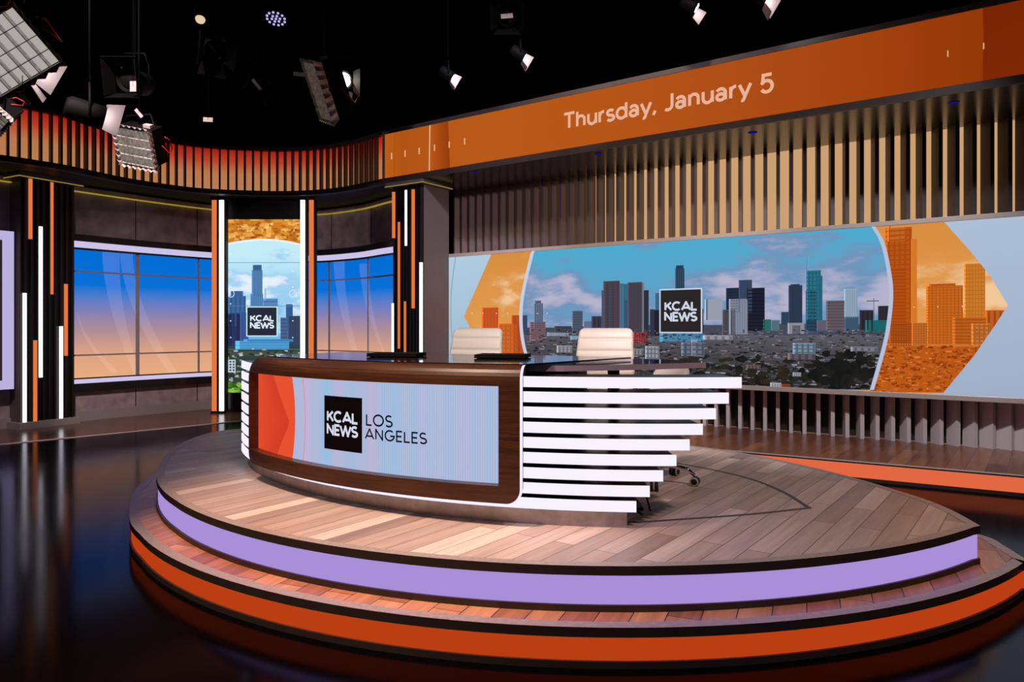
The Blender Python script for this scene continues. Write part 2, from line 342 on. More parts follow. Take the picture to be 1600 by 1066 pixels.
# ------------------------------------------------------------------ flat artwork shown on a screen
def clip_poly(P, C):                               # clip polygon P by the convex polygon C
    area = sum(C[i][0]*C[(i+1) % len(C)][1]-C[(i+1) % len(C)][0]*C[i][1] for i in range(len(C)))
    if area < 0: C = C[::-1]
    for i in range(len(C)):
        a = C[i]; b = C[(i+1) % len(C)]; R = []
        def side(p): return (b[0]-a[0])*(p[1]-a[1])-(b[1]-a[1])*(p[0]-a[0])
        for j in range(len(P)):
            p = P[j]; q = P[(j+1) % len(P)]; sp, sq = side(p), side(q)
            if sp >= 0: R.append(p)
            if (sp >= 0) != (sq >= 0):
                t = sp/(sp-sq); R.append((p[0]+(q[0]-p[0])*t, p[1]+(q[1]-p[1])*t))
        P = R
        if len(P) < 3: return []
    return P
class Art:
    def __init__(s, pos, px): s.pos = pos; s.px = px; s.v = []; s.f = []; s.c = []; s.uv = []; s.mi = []; s.layer = 0; s.clip = None; s.mats = [M['art']]
    def up(s): s.layer += 1
    def mat(s, m):
        if m not in s.mats: s.mats.append(m)
        return s.mats.index(m)
    def poly(s, uv, c, mi=0):                       # uv in metres on the screen; c one colour or one per vertex
        many = isinstance(c[0], (tuple, list))
        if s.clip and not many:
            uv = clip_poly(list(uv), s.clip)
            if len(uv) < 3: return
        b = len(s.v)
        for p in uv: s.v.append(tuple(s.pos(p[0], p[1], s.layer)))
        s.f.append(tuple(range(b, b+len(uv)))); s.mi.append(mi)
        for i, p in enumerate(uv): s.c.append(lin(c[i] if many else c)); s.uv.append(tuple(p))
    def ppoly(s, P, c, mi=0): s.poly([s.px(*p) for p in P], c, mi)
    def rect(s, x0, y0, x1, y1, c, mi=0):           # photo columns and rows, upright on the screen
        xm, ym = (x0+x1)/2, (y0+y1)/2
        u0 = s.px(x0, ym)[0]; u1 = s.px(x1, ym)[0]; v0 = s.px(xm, y1)[1]; v1 = s.px(xm, y0)[1]
        s.poly([(u0, v0), (u1, v0), (u1, v1), (u0, v1)], c, mi)
    def band(s, A, B, c):                           # strip between two px curves
        for i in range(len(A)-1): s.ppoly([A[i], A[i+1], B[i+1], B[i]], c)
    def text(s, txt, x0, y0, x1, h, wgt, c, track=.1):
        for q in text_quads(txt, x0, y0, x1, h, wgt, track): s.poly(q, c)
    def disc(s, x, y, r, c, n=10):
        u, v = s.px(x, y); rr = abs(s.px(x+r, y)[0]-u); s.poly([(u+rr*math.cos(2*PI*k/n), v+rr*math.sin(2*PI*k/n)) for k in range(n)], c)
    def blob(s, x, y, rx, ry, c, n=9):
        s.ppoly([(x+rx*(.75+.5*random.random())*math.cos(2*PI*k/n), y+ry*(.75+.5*random.random())*math.sin(2*PI*k/n)) for k in range(n)], c)
    def building(s, x0, y0, x1, y1, c, stripes=0, cap=0, rows=0, dk=.8):
        s.rect(x0, y0, x1, y1, c); s.up()
        d = tuple(v*dk for v in c); l = tuple(min(255, v*1.28) for v in c)
        if stripes:
            w = (x1-x0)/stripes
            for k in range(stripes): s.rect(x0+w*(k+.55), y0+1.5, x0+w*(k+.95), y1, d)
        if rows:
            h = (y1-y0)/rows
            for k in range(rows): s.rect(x0+.6, y0+h*(k+.5), x1-.6, y0+h*(k+.8), d)
        if cap: s.rect(x0+(x1-x0)*.15, y0-cap, x1-(x1-x0)*.2, y0, d)
        s.rect(x0, y0, x0+(x1-x0)*.08, y1, l); s.layer -= 1
    def build(s, name, parent):
        me = bpy.data.meshes.new(name); me.from_pydata(s.v, [], s.f)
        for m in s.mats: me.materials.append(m)
        me.polygons.foreach_set('material_index', s.mi)
        ca = me.color_attributes.new('Col', 'FLOAT_COLOR', 'CORNER'); uvl = me.uv_layers.new(name='UVMap')
        for i, l in enumerate(me.loops): ca.data[i].color = s.c[l.vertex_index]; uvl.data[i].uv = s.uv[l.vertex_index]
        me.update(); o = bpy.data.objects.new(name, me); link(o, parent); return o
def plane_art(p0, u, eps=.0012):
    n = OUT(u)
    def pos(t, z, k): return (p0[0]+u[0]*t+n[0]*eps*k, p0[1]+u[1]*t+n[1]*eps*k, z)
    return Art(pos, lambda x, y: plane_hit(x, y, p0, u))

# ------------------------------------------------------------------ room shell
def slab(name, x0, x1, y0, y1, z0, z1, m, label):
    b = MB(); b.box(((x0+x1)/2, (y0+y1)/2, (z0+z1)/2), (x1-x0, y1-y0, z1-z0)); return struct(b.build(name, m), label)
slab('floor', -12, 12, -6, 17, -.1, 0, M['floor'], 'black high-gloss studio floor')
slab('ceiling', -12, 12, -6, 17, 7.0, 7.1, M['darkroom'], 'black studio ceiling')
slab('wall_left', -12.1, -12, -6, 17, 0, 7, M['darkroom'], 'black studio side wall')
slab('wall_far', -12, 12, 17, 17.1, 0, 7, M['darkroom'], 'black studio wall behind the set')
slab('wall_side', 12, 12.1, -6, 17, 0, 7, M['darkroom'], 'black studio wall on the banner side')
slab('wall_front', -12, 12, -6.1, -6, 0, 7, M['darkroom'], 'black studio wall behind the camera')

WU = Vector((-.812, .584)).normalized(); WO = Vector((5.07, 7.3)); WN = OUT(WU)      # straight set wall: runs from the near right to the far left
LU = Vector((.584, .812)).normalized()                                            # direction of the left set wall
BACK = catmull([(-8.6, 7.96), (-6.95, 10.25), (-6.46, 10.92), (-5.85, 11.8), (-5.15, 12.62), (-4.4, 13.1), (-3.49, 13.2), (-2.6, 12.62), (-1.96, 11.86), (-1.4, 11.25)], 12)
def resample(P, st):
    Q = [P[0].copy()]; need = st
    for a, b in zip(P, P[1:]):
        L = (b-a).length; d = 0
        while L-d >= need: d += need; Q.append(a+(b-a)*(d/L)); need = st
        need -= (L-d)
    return Q
def curve_hit(x, P):
    k = (x-CX)/F; L = 0; best = None
    for a, b in zip(P, P[1:]):
        fa = a.x-k*a.y; fb = b.x-k*b.y
        if fa*fb <= 0 and fa != fb:
            t = fa/(fa-fb); best = (L+t*(b-a).length, a+(b-a)*t)
        L += (b-a).length
    return best
def offs(P, d):                                    # offset a polyline towards the room
    R = []
    for i, p in enumerate(P):
        t = (P[min(i+1, len(P)-1)]-P[max(i-1, 0)]).normalized(); n = Vector((t.y, -t.x)); R.append(p+n*d)
    return R
def sub(P, l0, l1):                                # the piece of a polyline between two lengths
    R = []; L = 0
    for a, b in zip(P, P[1:]):
        s = (b-a).length
        for l in (l0, l1):
            if L <= l < L+s and (l == l0 or True):
                q = a+(b-a)*((l-L)/s)
                if l == l0: R = [q]
                else: R.append(q); return R
        if R: R.append(b.copy())
        L += s
    return R
def ribbon(b, P, n0, n1, z0, z1):                  # solid band following a plan polyline
    A = offs(P, n0); B = offs(P, n1)
    S = [[(a.x, a.y, z0), (c.x, c.y, z0), (c.x, c.y, z1), (a.x, a.y, z1)] for a, c in zip(A, B)]
    b.sweep(S)

# back wall with concrete panels
b = MB(); ribbon(b, BACK, -.12, 0, 0, 3.5); wb = struct(b.build('wall_back', M['concrete']), 'curved wall of dark concrete panels')
b = MB()
for x in (20, 40, 212, 308, 518, 580):
    h = curve_hit(x, BACK)
    if h: 
        p = sub(BACK, h[0]-.006, h[0]+.006); ribbon(b, p, 0, .004, .12, .6); ribbon(b, p, 0, .004, 2.78, 3.45)
b.build('panel_joint', M['black'], wb)
b = MB(); ribbon(b, BACK, .0, .03, 0, .15); struct(b.build('baseboard_back', M['basebd']), 'grey baseboard of the concrete wall')
b = MB(); ribbon(b, BACK, .0, .05, 3.41, 3.425); struct(b.build('trim_1', M['edgey']), 'thin glowing yellow line over the concrete panels')
l0 = curve_hit(60, BACK)[0]; l1 = curve_hit(640, BACK)[0]
lm0 = curve_hit(340, BACK)[0]; lm1 = curve_hit(480, BACK)[0]
pane_m = ramp_glow('sunset_lightbox', [(0, (232, 172, 128)), (.18, (222, 164, 130)), (.36, (178, 142, 146)), (.52, (128, 128, 182)), (.66, (62, 122, 206)), (.72, (8, 112, 214)), (1, (2, 108, 212))], .64, 2.58)
def window(name, a, c, verts, label):
    w = empty(name, (sub(BACK, a, c)[0].x, sub(BACK, a, c)[0].y, 0)); struct(w, label); inv = Matrix.Translation(-w.location)
    def put(b, n, m): return b.xf(inv).build(n, m, w)
    P = sub(BACK, a, c)
    b = MB(); ribbon(b, P, .0, .05, .64, 2.58); put(b, 'backlit_pane', pane_m)
    for (z0, z1) in ((.575, .635), (2.585, 2.675)):
        b = MB(); ribbon(b, P, .0, .11, z0, z1); put(b, 'light_bar', M['barl'])
    b = MB(); ribbon(b, P, 0, .085, .45, .57); ribbon(b, P, 0, .085, 2.68, 2.78); ribbon(b, P, 0, .09, .636, .655); ribbon(b, P, 0, .09, 2.555, 2.584)
    for z in (.99, 2.235): ribbon(b, P, .05, .062, z-.012, z+.012)
    for (x, hw) in verts:
        h = curve_hit(x, BACK); ribbon(b, sub(BACK, h[0]-hw, h[0]+hw), .05, .064, .64, 2.57)
    o = put(b, 'mullion', [M['satin'], M['mull']])
    me = o.data
    for p in me.polygons: p.material_index = 1 if (inv.inverted()@p.center).z > .66 and (inv.inverted()@p.center).z < 2.55 else 0
    # pale swooshes of light running through the backlit picture
    A = Art(lambda u, v, k: tuple(inv@Vector((*offs(sub(BACK, max(u-.02, 0), u+.02), .0505+.0006*k)[0], v))), lambda x, y: (0, 0))
    return w, A, inv
w1, A1, i1 = window('window_1', l0, lm0+.1, [(212, .028), (308, .016)], 'sunset-coloured backlit window beside the big fluted pillar')
w2, A2, i2 = window('window_2', lm1-.1, l1, [(518, .016), (580, .016)], 'sunset-coloured backlit window behind the news desk')
# translucent lighter arcs printed on the panes
def swoosh(parent, inv, P, w0, w1, name, x_off):
    b = MB(); S = []
    n = 24; A = []; B = []
    for i in range(n+1):
        t = i/n; x = P[0][0]+(P[1][0]-P[0][0])*t**1.7; y = P[0][1]+(P[1][1]-P[0][1])*t
        for (row, xx) in ((A, x), (B, x+w0+(w1-w0)*t)):
            h = curve_hit(xx, BACK); q = offs(sub(BACK, h[0]-.01, h[0]+.01), .0515)[0]
            row.append(tuple(inv@Vector((q.x, q.y, CZ+(HY-y)/F*q.y))))
    b.strip(A, B); return b.build(name, M['swoosh'], parent)
def swoosh_mat():
    m, t, o = nm('pale_light_arc'); a = N(t, 'ShaderNodeBsdfTransparent'); e = N(t, 'ShaderNodeEmission'); e.inputs[0].default_value = (1, .95, 1, 1); e.inputs[1].default_value = .045
    x = N(t, 'ShaderNodeAddShader'); t.links.new(a.outputs[0], x.inputs[0]); t.links.new(e.outputs[0], x.inputs[1]); t.links.new(x.outputs[0], o.inputs[0]); return m
M['swoosh'] = swoosh_mat()
swoosh(w1, i1, ((158, 394), (208, 585)), 28, 10, 'light_arc', 0); swoosh(w1, i1, ((186, 396), (262, 583)), 20, 14, 'light_arc', 0)
swoosh(w1, i1, ((119, 488), (172, 582)), 1, 12, 'light_arc', 0); swoosh(w2, i2, ((525, 405), (556, 552)), 18, 8, 'light_arc', 0); swoosh(w2, i2, ((566, 412), (604, 552)), 16, 2, 'light_arc', 0)

# timber floor in front of the concrete wall, with a bright metal edge
e0 = G(0, 695, 0); e1 = G(380, 658, 0); ed = (e1-e0).normalized()
q0 = e0-ed*3.2; q1 = e1+ed*1.6
b = MB(); bp = [p for p in offs(BACK, .02)]
P = [(q0.x, q0.y), (q1.x, q1.y), (-.9, 12.0)]+[(p.x, p.y) for p in reversed(bp) if p.x < -1.3]
b.prism(P, 0, .006); struct(b.build('floor_timber', M['backwood']), 'strip of dark timber flooring along the concrete wall')
b = MB(); n2 = Vector((ed.y, -ed.x, 0)); b.prism([(p.x, p.y) for p in (q0, q1, q1+n2*.03, q0+n2*.03)], 0, .009); struct(b.build('trim_2', M['champagne']), 'pale metal strip edging the timber floor')

# ------------------------------------------------------------------ straight wall with twisted fins and the long video wall
def ang_interp(x, T):
    if x <= T[0][0]: return T[0][1]
    for (a, va), (c, vc) in zip(T, T[1:]):
        if x <= c: return va+(vc-va)*(x-a)/(c-a)
    return T[-1][1]
sL = plane_hit(700, 400, WO, WU)[0]; sR = plane_hit(1900, 400, WO, WU)[0]-.2
b = MB(); b.ubox(WO, WU, sR-.6, sL, -.42, -.22, 0, 3.53); wr = struct(b.build('wall_right', M['darkfin']), 'fluted set wall behind the long video wall')
b = MB(); b.ubox(WO, WU, sR-.6, sL, -.22, -.2, 2.5, 3.525); b.build('tan_wash_glow', M['tan'], wr)  # tan back panel: the warm wash falling on it is put in as glow
def fins(z0, z1, x_table, name, m, depth, thick, nc, pitch, sa, sb):
    b = MB(); s = sa
    while s < sb:
        p = WO+WU*s; x = CX+F*p.x/p.y
        r = math.radians(ang_interp(x, x_table))
        # plan angle of the inward normal, turned by r
        a = math.atan2(-WN.y, -WN.x)+r
        R = Matrix.Rotation(a, 3, 'Z'); c = p+WN*(-nc)
        b.box((c.x, c.y, (z0+z1)/2), (depth, thick, z1-z0), R); s += pitch
    return b.build(name, m, wr)
fins(2.5, 3.525, [(700, -28), (800, -20), (880, -9), (940, -2), (1000, 5), (1100, 10), (1200, 15), (1350, 24), (1560, 36), (1700, 42)], 'upper_fin', M['fin'], .165, .042, .1, .15, sR-.5, sL)
fins(.17, .8, [(1160, 12), (1250, 15), (1330, 26), (1380, 33), (1480, 42), (1530, 53), (1585, 66), (1700, 70)], 'lower_fin', M['lowfin'], .15, .042, .1, .15, sR-.5, sL)

VO = WO+WN*.13                                     # face of the long video wall
vt0, _ = plane_hit(692, 480, VO, WU); vtz0 = plane_hit(1600, 622, VO, WU)[1]; vtz1 = plane_hit(1600, 338, VO, WU)[1]
vR = plane_hit(1900, 480, VO, WU)[0]
V = empty('video_wall', (VO.x, VO.y, 0)); tag(V, 'long video wall showing a downtown skyline inside an orange arrow', 'video wall')
iv = Matrix.Translation(-V.location)
b = MB(); b.ubox(VO, WU, vR, vt0, -.12, -.004, vtz0, vtz1); b.xf(iv).build('housing', M['black'], V)
b = MB(); b.ubox(VO, WU, vR, vt0+.04, -.1, .03, vtz1, vtz1+.05); b.xf(iv).build('top_trim', M['champagne'], V, .004)
b = MB(); b.ubox(VO, WU, vR, vt0+.04, -.1, .05, vtz0-.055, vtz0); b.xf(iv).build('bottom_trim', M['champagne'], V, .004)
b = MB(); b.ubox(VO, WU, vt0, vt0+.035, -.1, .03, vtz0, vtz1); b.xf(iv).build('end_trim', M['champagne'], V)
A = plane_art(VO-Vector((V.location.x, V.location.y)), WU, .0009); A.px = lambda x, y: plane_hit(x, y, VO, WU)
FULL = [(vt0, vtz0), (vR, vtz0), (vR, vtz1), (vt0, vtz1)]
A.poly(FULL, [(158, 186, 208), (160, 172, 196), (172, 188, 212), (176, 204, 224)]); A.up()
def qarc(P, n=8): return [tuple(p) for p in catmull([Vector(p) for p in P], n)]
LA = qarc([(833, 388), (819.6, 444), (814, 480), (814.5, 519), (821, 553), (832, 585), (840, 603)])
RA = qarc([(1366, 352), (1382, 381.6), (1392, 427), (1395, 464), (1390, 513.6), (1381.7, 551), (1365, 609)])
la_top = [(772, 380), (761, 420), (741, 460), (725, 494), (742, 530), (760, 560), (785, 610)]
# soft pale arcs at the far end
A.band(qarc([(712, 395), (705, 450), (704, 500), (708, 560)]), qarc([(713.5, 395), (706.5, 450), (705.5, 500), (709.5, 560)]), (140, 166, 190))
A.up()
# orange arrow, both ends
LC = [A.px(*p) for p in [(772, 392), (748, 443), (736, 467), (725, 494), (740, 524), (762, 560), (792, 612), (850, 612), (850, 380)]]
LC = [A.px(*p) for p in [(772, 388), (725, 494), (790, 620), (860, 620), (860, 380)]]
RC = [A.px(*p) for p in [(1340, 350), (1472.5, 344), (1514, 390), (1547, 431), (1575, 477), (1557, 505), (1522, 556), (1474, 614), (1340, 620)]]
def screen_rect_clip(P): return clip_poly(P, FULL)
osky = sky_glow('orange_sky', (214, 140, 62), (226, 160, 84), (240, 198, 150), (222, 150, 74), 1.2, 2.6, (1.2, 2.4), .5, .62, 3.3)
k = A.mat(osky)
for C in (LC, RC):
    A.poly(screen_rect_clip(C), (200, 130, 50), k)
# darker edge shade of the arrow
A.up()
ED = (176, 120, 52)
A.clip = LC
def c7(x, y): return (680+x*.3753, 200+y*.3753)
def c8(x, y): return (1130+x*.4127, 200+y*.4127)
def b7(x0, y0, x1, y1, c, **k): A.building(*c7(x0, y0), *c7(x1, y1), c, **k)
def b8(x0, y0, x1, y1, c, **k): A.building(*c8(x0, y0), *c8(x1, y1), c, **k)
b7(195, 748, 263, 940, (200, 84, 34), stripes=5, dk=.93); b7(262, 815, 338, 960, (208, 104, 40), stripes=4, rows=8, dk=.9); b7(318, 780, 372, 960, (182, 76, 34), stripes=3, dk=.93)
A.up(); A.rect(730, 560, 840, 612, (184, 84, 26)); A.up()
for i in range(40):
    x = random.uniform(735, 835); y = random.uniform(558, 606); A.blob(x, y, random.uniform(2, 5), random.uniform(1, 3), random.choice([(120, 50, 16), (214, 118, 44), (226, 140, 60), (150, 66, 20)])); 
A.layer = 3; A.clip = RC
A.rect(1360, 515, 1580, 620, (186, 88, 24))
A.up()
b8(912, 513, 992, 760, (206, 122, 40), stripes=7, rows=16, dk=.9); A.up()
b8(990, 690, 1100, 800, (188, 92, 30), stripes=5); b8(614, 378, 714, 745, (186, 84, 22), stripes=5, rows=20, dk=.9); A.up()
b8(712, 420, 734, 745, (214, 118, 40)); b8(622, 378, 690, 430, (200, 100, 34), rows=3); A.rect(*c8(630, 360), *c8(633, 380), (170, 74, 20)); A.up()
b8(768, 597, 908, 830, (204, 104, 30), stripes=10, rows=22, dk=.86); b8(780, 590, 880, 600, (176, 82, 24)); A.up()
b8(606, 530, 694, 825, (178, 76, 18), rows=24, dk=.86); b8(868, 718, 996, 830, (188, 92, 30), rows=9); A.up()
b8(628, 738, 716, 825, (176, 80, 22), stripes=9, rows=10, dk=.85); b8(714, 738, 772, 825, (196, 104, 40), stripes=6, rows=10, dk=.85)
b8(940, 740, 1010, 820, (206, 118, 48), stripes=4, rows=5); A.up()
A.rect(*c8(560, 818), *c8(1010, 826), (206, 118, 52)); A.up()
for i in range(520):
    x = random.uniform(1366, 1540); y = random.uniform(541, 612)
    r = random.random()
    if r < .55: A.blob(x, y, random.uniform(1.5, 5), random.uniform(.8, 2.4), random.choice([(148, 62, 16), (160, 70, 18), (136, 54, 14), (172, 80, 24)]))
    else:
        w = random.uniform(3, 10); h = random.uniform(.8, 2.2); A.rect(x, y-h, x+w, y, random.choice([(208, 114, 44), (220, 134, 60), (198, 102, 34), (190, 94, 28)]))
A.clip = None; A.layer = 16
# centre picture
CCp = LA+RA[::-1]
CC = [A.px(*p) for p in CCp]; CC = screen_rect_clip(CC)
sky = sky_glow('blue_sky_clouds', (74, 172, 208), (112, 146, 186), (182, 178, 204), (112, 148, 186), .95, 2.6, (.85, 2.3), .45, .58, 12.4)
A.poly(CC, (80, 160, 200), A.mat(sky)); A.up(); A.clip = CC
for k in range(12): A.rect(800, 516+k*9, 1400, 526+k*9, tuple(int(c) for c in (92-k*5.2, 90-k*5.2, 98-k*5.9))); A.up()
for (x0, x1, y0) in ((810, 900, 512), (900, 1000, 510), (990, 1140, 508), (1130, 1260, 506), (1250, 1400, 507)):
    A.rect(x0, y0, x1, 524, (70, 72, 88))
A.up()
b7(368, 780, 388, 850, (58, 70, 96)); b7(415, 730, 453, 835, (98, 112, 140), stripes=4, cap=4); b7(500, 825, 572, 862, (60, 62, 76)); b7(622, 805, 656, 855, (92, 110, 136)); b7(655, 784, 706, 850, (58, 56, 72), stripes=3)
b7(575, 762, 618, 860, (76, 88, 106), rows=10); b7(772, 648, 787, 860, (70, 104, 134)); b7(784, 650, 808, 862, (52, 104, 128)); b7(790, 718, 808, 862, (52, 74, 104)); b7(1003, 585, 1041, 700, (48, 74, 96), stripes=4); b7(1006, 573, 1037, 590, (40, 58, 82))
A.up()
b7(398, 808, 464, 888, (118, 90, 98), rows=9); b7(697, 676, 740, 862, (66, 70, 92)); b7(704, 638, 772, 862, (76, 66, 76), stripes=3, rows=22, dk=.9); b7(872, 676, 893, 865, (48, 48, 60)); b7(805, 643, 866, 862, (78, 70, 84), stripes=9, dk=.7); b7(864, 645, 874, 862, (120, 122, 136))
b7(920, 688, 938, 760, (62, 100, 132)); b7(898, 755, 1120, 866, (40, 40, 56), stripes=6); b7(1125, 715, 1200, 800, (150, 156, 170)); b7(1125, 715, 1138, 800, (70, 104, 130))
A.up()
b7(828, 850, 888, 898, (158, 58, 62), stripes=6, rows=5, dk=.7); b7(938, 855, 1120, 890, (70, 130, 168)); b7(470, 852, 560, 866, (132, 142, 158)); b7(568, 866, 625, 882, (120, 150, 176))
b8(62, 576, 112, 700, (52, 68, 92)); b8(14, 606, 62, 700, (36, 46, 66), rows=9); b8(92, 606, 160, 768, (30, 32, 48), rows=12, dk=.75); b8(222, 697, 252, 745, (44, 66, 88)); b8(155, 725, 184, 768, (40, 104, 98)); b8(184, 728, 216, 768, (84, 108, 122))
b8(250, 596, 302, 742, (42, 56, 78), cap=1.5); b8(460, 610, 510, 720, (142, 164, 184), stripes=6, dk=.9); b8(588, 674, 632, 730, (46, 42, 52)); b8(518, 690, 570, 765, (46, 44, 54), stripes=3)
A.up()
b8(0, 688, 50, 785, (84, 82, 92), stripes=8, dk=.5); b8(25, 648, 96, 782, (128, 134, 154), stripes=8, dk=.92); b8(247, 738, 310, 780, (134, 136, 148)); b8(317, 540, 372, 728, (42, 112, 134), stripes=4, rows=12, dk=.85); b8(352, 560, 378, 728, (34, 96, 122)); b8(315, 615, 358, 770, (38, 66, 88), rows=12)
A.rect(*c8(318, 486), *c8(320, 545), (110, 130, 150))
b8(392, 654, 462, 768, (98, 86, 96), rows=10); b8(462, 715, 515, 768, (58, 84, 108)); b8(540, 728, 622, 772, (28, 100, 104)); b8(357, 728, 392, 768, (94, 92, 108)); b8(315, 765, 440, 780, (60, 78, 98))
A.rect(*c8(571, 645), *c8(573, 725), (60, 70, 90)); A.rect(*c8(545, 654), *c8(592, 657), (60, 70, 90)); b8(265, 748, 295, 780, (62, 62, 72))
A.up()
for i in range(2300):
    t = random.random(); y = 515+t*95; x = random.uniform(812, 1396); q = .5+.6*t; r = random.random()
    if r < .3+.28*t: A.blob(x, y, random.uniform(2.5, 7)*q, random.uniform(.8, 2.2)*q, random.choice([(30, 31, 28), (42, 41, 34), (26, 28, 26), (54, 48, 40), (46, 37, 34), (36, 41, 34)]), 7)
    elif r < .8:
        w = random.uniform(4, 14)*q; h = random.uniform(.8, 1.8)*q; d = 1.08-.35*t
        A.rect(x, y-h, x+w, y, tuple(int(c*d) for c in random.choice([(112, 112, 122), (92, 90, 100), (134, 134, 144), (80, 80, 94), (104, 92, 92), (152, 152, 162), (84, 84, 98)])))
    else:
        w = random.uniform(2, 6)*q; h = random.uniform(2, 4)*q
        A.rect(x, y-h, x+w, y, random.choice([(104, 106, 118), (76, 76, 88), (128, 128, 140), (86, 74, 76), (60, 62, 74)]))
A.up()
for i in range(170):
    A.blob(random.uniform(820, 1392), random.uniform(556, 611), random.uniform(4, 11), random.uniform(2, 5), random.choice([(24, 26, 23), (34, 34, 28), (46, 40, 33), (30, 34, 30)]))
A.up()
for i in range(240):
    x = random.uniform(820, 1392); y = random.uniform(548, 610); w = random.uniform(3, 11); A.rect(x, y-random.uniform(1, 2.6), x+w, y, random.choice([(110, 110, 120), (86, 84, 96), (140, 140, 150), (96, 80, 78), (72, 74, 88)]))
A.up()
for i in range(70):                                # dark trees of the hillside
    A.blob(random.gauss(1315, 30), random.gauss(583, 14), random.uniform(5, 12), random.uniform(4, 8), random.choice([(22, 24, 24), (28, 28, 26), (34, 32, 28)]))
for i in range(30): A.blob(random.gauss(1185, 34), random.gauss(590, 9), random.uniform(5, 10), random.uniform(3, 6), random.choice([(26, 26, 24), (44, 38, 30), (36, 36, 28)]))
A.up()
for (x0, y0, x1, y1, c) in ((1240, 536, 1275, 553, (116, 140, 158)), (1232, 552, 1275, 562, (104, 92, 106)), (1066, 535, 1102, 556, (104, 112, 134)), (1082, 531, 1092, 556, (148, 156, 176)), (1010, 541, 1032, 562, (150, 152, 162)), (986, 545, 1006, 555, (140, 138, 146)), (1240, 582, 1253, 588, (150, 160, 180)), (872, 540, 896, 551, (150, 152, 162)), (1168, 570, 1190, 576, (110, 90, 84)), (1222, 600, 1236, 606, (150, 60, 44)), (1205, 598, 1222, 606, (170, 172, 184)), (1100, 524, 1146, 531, (160, 158, 168)), (1330, 542, 1372, 549, (128, 128, 140))):
    A.building(x0, y0, x1, y1, c, stripes=4, rows=3, dk=.7)
A.clip = None; A.up()
A.band(LA, [(p[0]+5.2, p[1]) for p in LA], (196, 206, 226)); A.band([(p[0]-5, p[1]) for p in RA], [(p[0]+1.5, p[1]) for p in RA], (182, 192, 216))
# station badge
def badge(A, x0, y0, x1, y1, fill, edge, ink, bw, box=None, wgt=.21):
    u0, v0 = A.px((x0), (y0+y1)/2)[0], A.px((x0+x1)/2, y1)[1]; u1, v1 = A.px(x1, (y0+y1)/2)[0], A.px((x0+x1)/2, y0)[1]
    sg = 1 if u1 > u0 else -1
    w = abs(u1-u0); h = v1-v0
    def R(a, b_, c, d, col): A.poly([(u0+sg*a*w, v0+b_*h), (u0+sg*c*w, v0+b_*h), (u0+sg*c*w, v0+d*h), (u0+sg*a*w, v0+d*h)], col)
    if edge: R(0, 0, 1, 1, edge); A.up(); R(bw, bw, 1-bw, 1-bw, fill)
    else: R(0, 0, 1, 1, fill)
    A.up()
    for (t, y) in (('KCAL', .5), ('NEWS', .265)):
        for q in text_quads(t, .125*w, 0, .875*w, .215*h, wgt, .07): A.poly([(u0+sg*p[0], v0+y*h+p[1]) for p in q], ink)
badge(A, 1032, 451, 1099, 521, (42, 38, 40), (196, 208, 226), (208, 214, 230), .032)
for x in (842, 857, 740, 757, 778, 795): A.disc(x, 490, .9, (200, 200, 210))
for (x, y) in ((1429, 480), (1466, 479.5), (1504, 479), (1545, 478)): A.disc(x, y, 1, (255, 210, 170))
od = A.build('display', V)
for v in od.data.vertices: v.co.z = min(max(v.co.z, vtz0), vtz1)

# ------------------------------------------------------------------ overhead header: orange banner, curved fluted fascia, soffit
BP = Vector((2.264, 7.89)); BU = Vector((-1.918-2.264, 10.87-7.89)).normalized()
HB = [(-60, 238), (0, 243.6), (50, 250.7), (100, 258.6), (150, 269), (200, 279), (250, 286.7), (300, 293), (350, 296.3), (400, 298), (440, 298.6), (490, 297), (540, 291.5), (597, 280)]
HC = []
for (x, y) in HB:
    Y = F*2.107/(HY-y-7); HC.append(Vector(((x-CX)/F*Y, Y)))
bL = HC[-1]; tEnd = (Vector((6.3, 0))-BP).x/BU.x
bR = BP+BU*(-6.2)
HCs = resample(catmull([2*HC[0]-HC[1]]+HC, 10), .03)
# soffit
SO = MB(); full = [HCs[i] for i in range(0, len(HCs), 4)]+[bL+(bR-bL)*(i/30) for i in range(1, 31)]
backline = []
for p in full:
    backline.append(p)
inner = []
W2 = offs(BACK, -.05); W2s = sub(W2, .05, 1e9) if False else W2
allback = [Vector((p.x, p.y)) for p in W2]+[WO+WU*(sL-(sL-sR+.7)*i/20)-WN*.15 for i in range(21)]
def lens_(P):
    L = [0]
    for a, c in zip(P, P[1:]): L.append(L[-1]+(c-a).length)
    return L
def at_frac(P, L, f):
    d = f*L[-1]; i = min(max(bisect(L, d)-1, 0), len(P)-2); return P[i]+(P[i+1]-P[i])*((d-L[i])/max(L[i+1]-L[i], 1e-6))
La = lens_(allback)
# pair by nearest direction: curved part with the back curve, straight part with the straight wall
nb = len(W2)
fr = [];  Lc = lens_(W2); 
cur = [HCs[i] for i in range(0, len(HCs), 4)]; Lh = lens_(cur)
for i, p in enumerate(cur):
    fr.append((p, at_frac(W2, Lc, min(1, Lh[i]/Lh[-1]))))
for i in range(0, 31):
    p = bL+(bR-bL)*(i/30); tt = (p-WO).dot(WU); fr.append((p, WO+WU*tt-WN*.21))
S = [[(p.x, p.y, 3.527), (q.x, q.y, 3.527), (q.x, q.y, 3.6), (p.x, p.y, 3.6)] for p, q in fr]
SO.sweep(S[len(cur):]); struct(SO.build('ceiling_soffit', M['soffit']), 'bronze glossy soffit under the straight header')
SO = MB(); SO.sweep(S[:len(cur)+1]); struct(SO.build('ceiling_soffit', plain('black_soffit', (22, 17, 20), .55, spec=.25)), 'dark soffit under the curved header')
H = empty('header_banner', (BP.x, BP.y, 3.527)); tag(H, 'orange header screen with the date in pale letters over the video wall', 'banner screen')
ih = Matrix.Translation(-H.location)
tL = (bL-BP).dot(BU); tR = -6.2
zo = 3.58; zt = 4.247
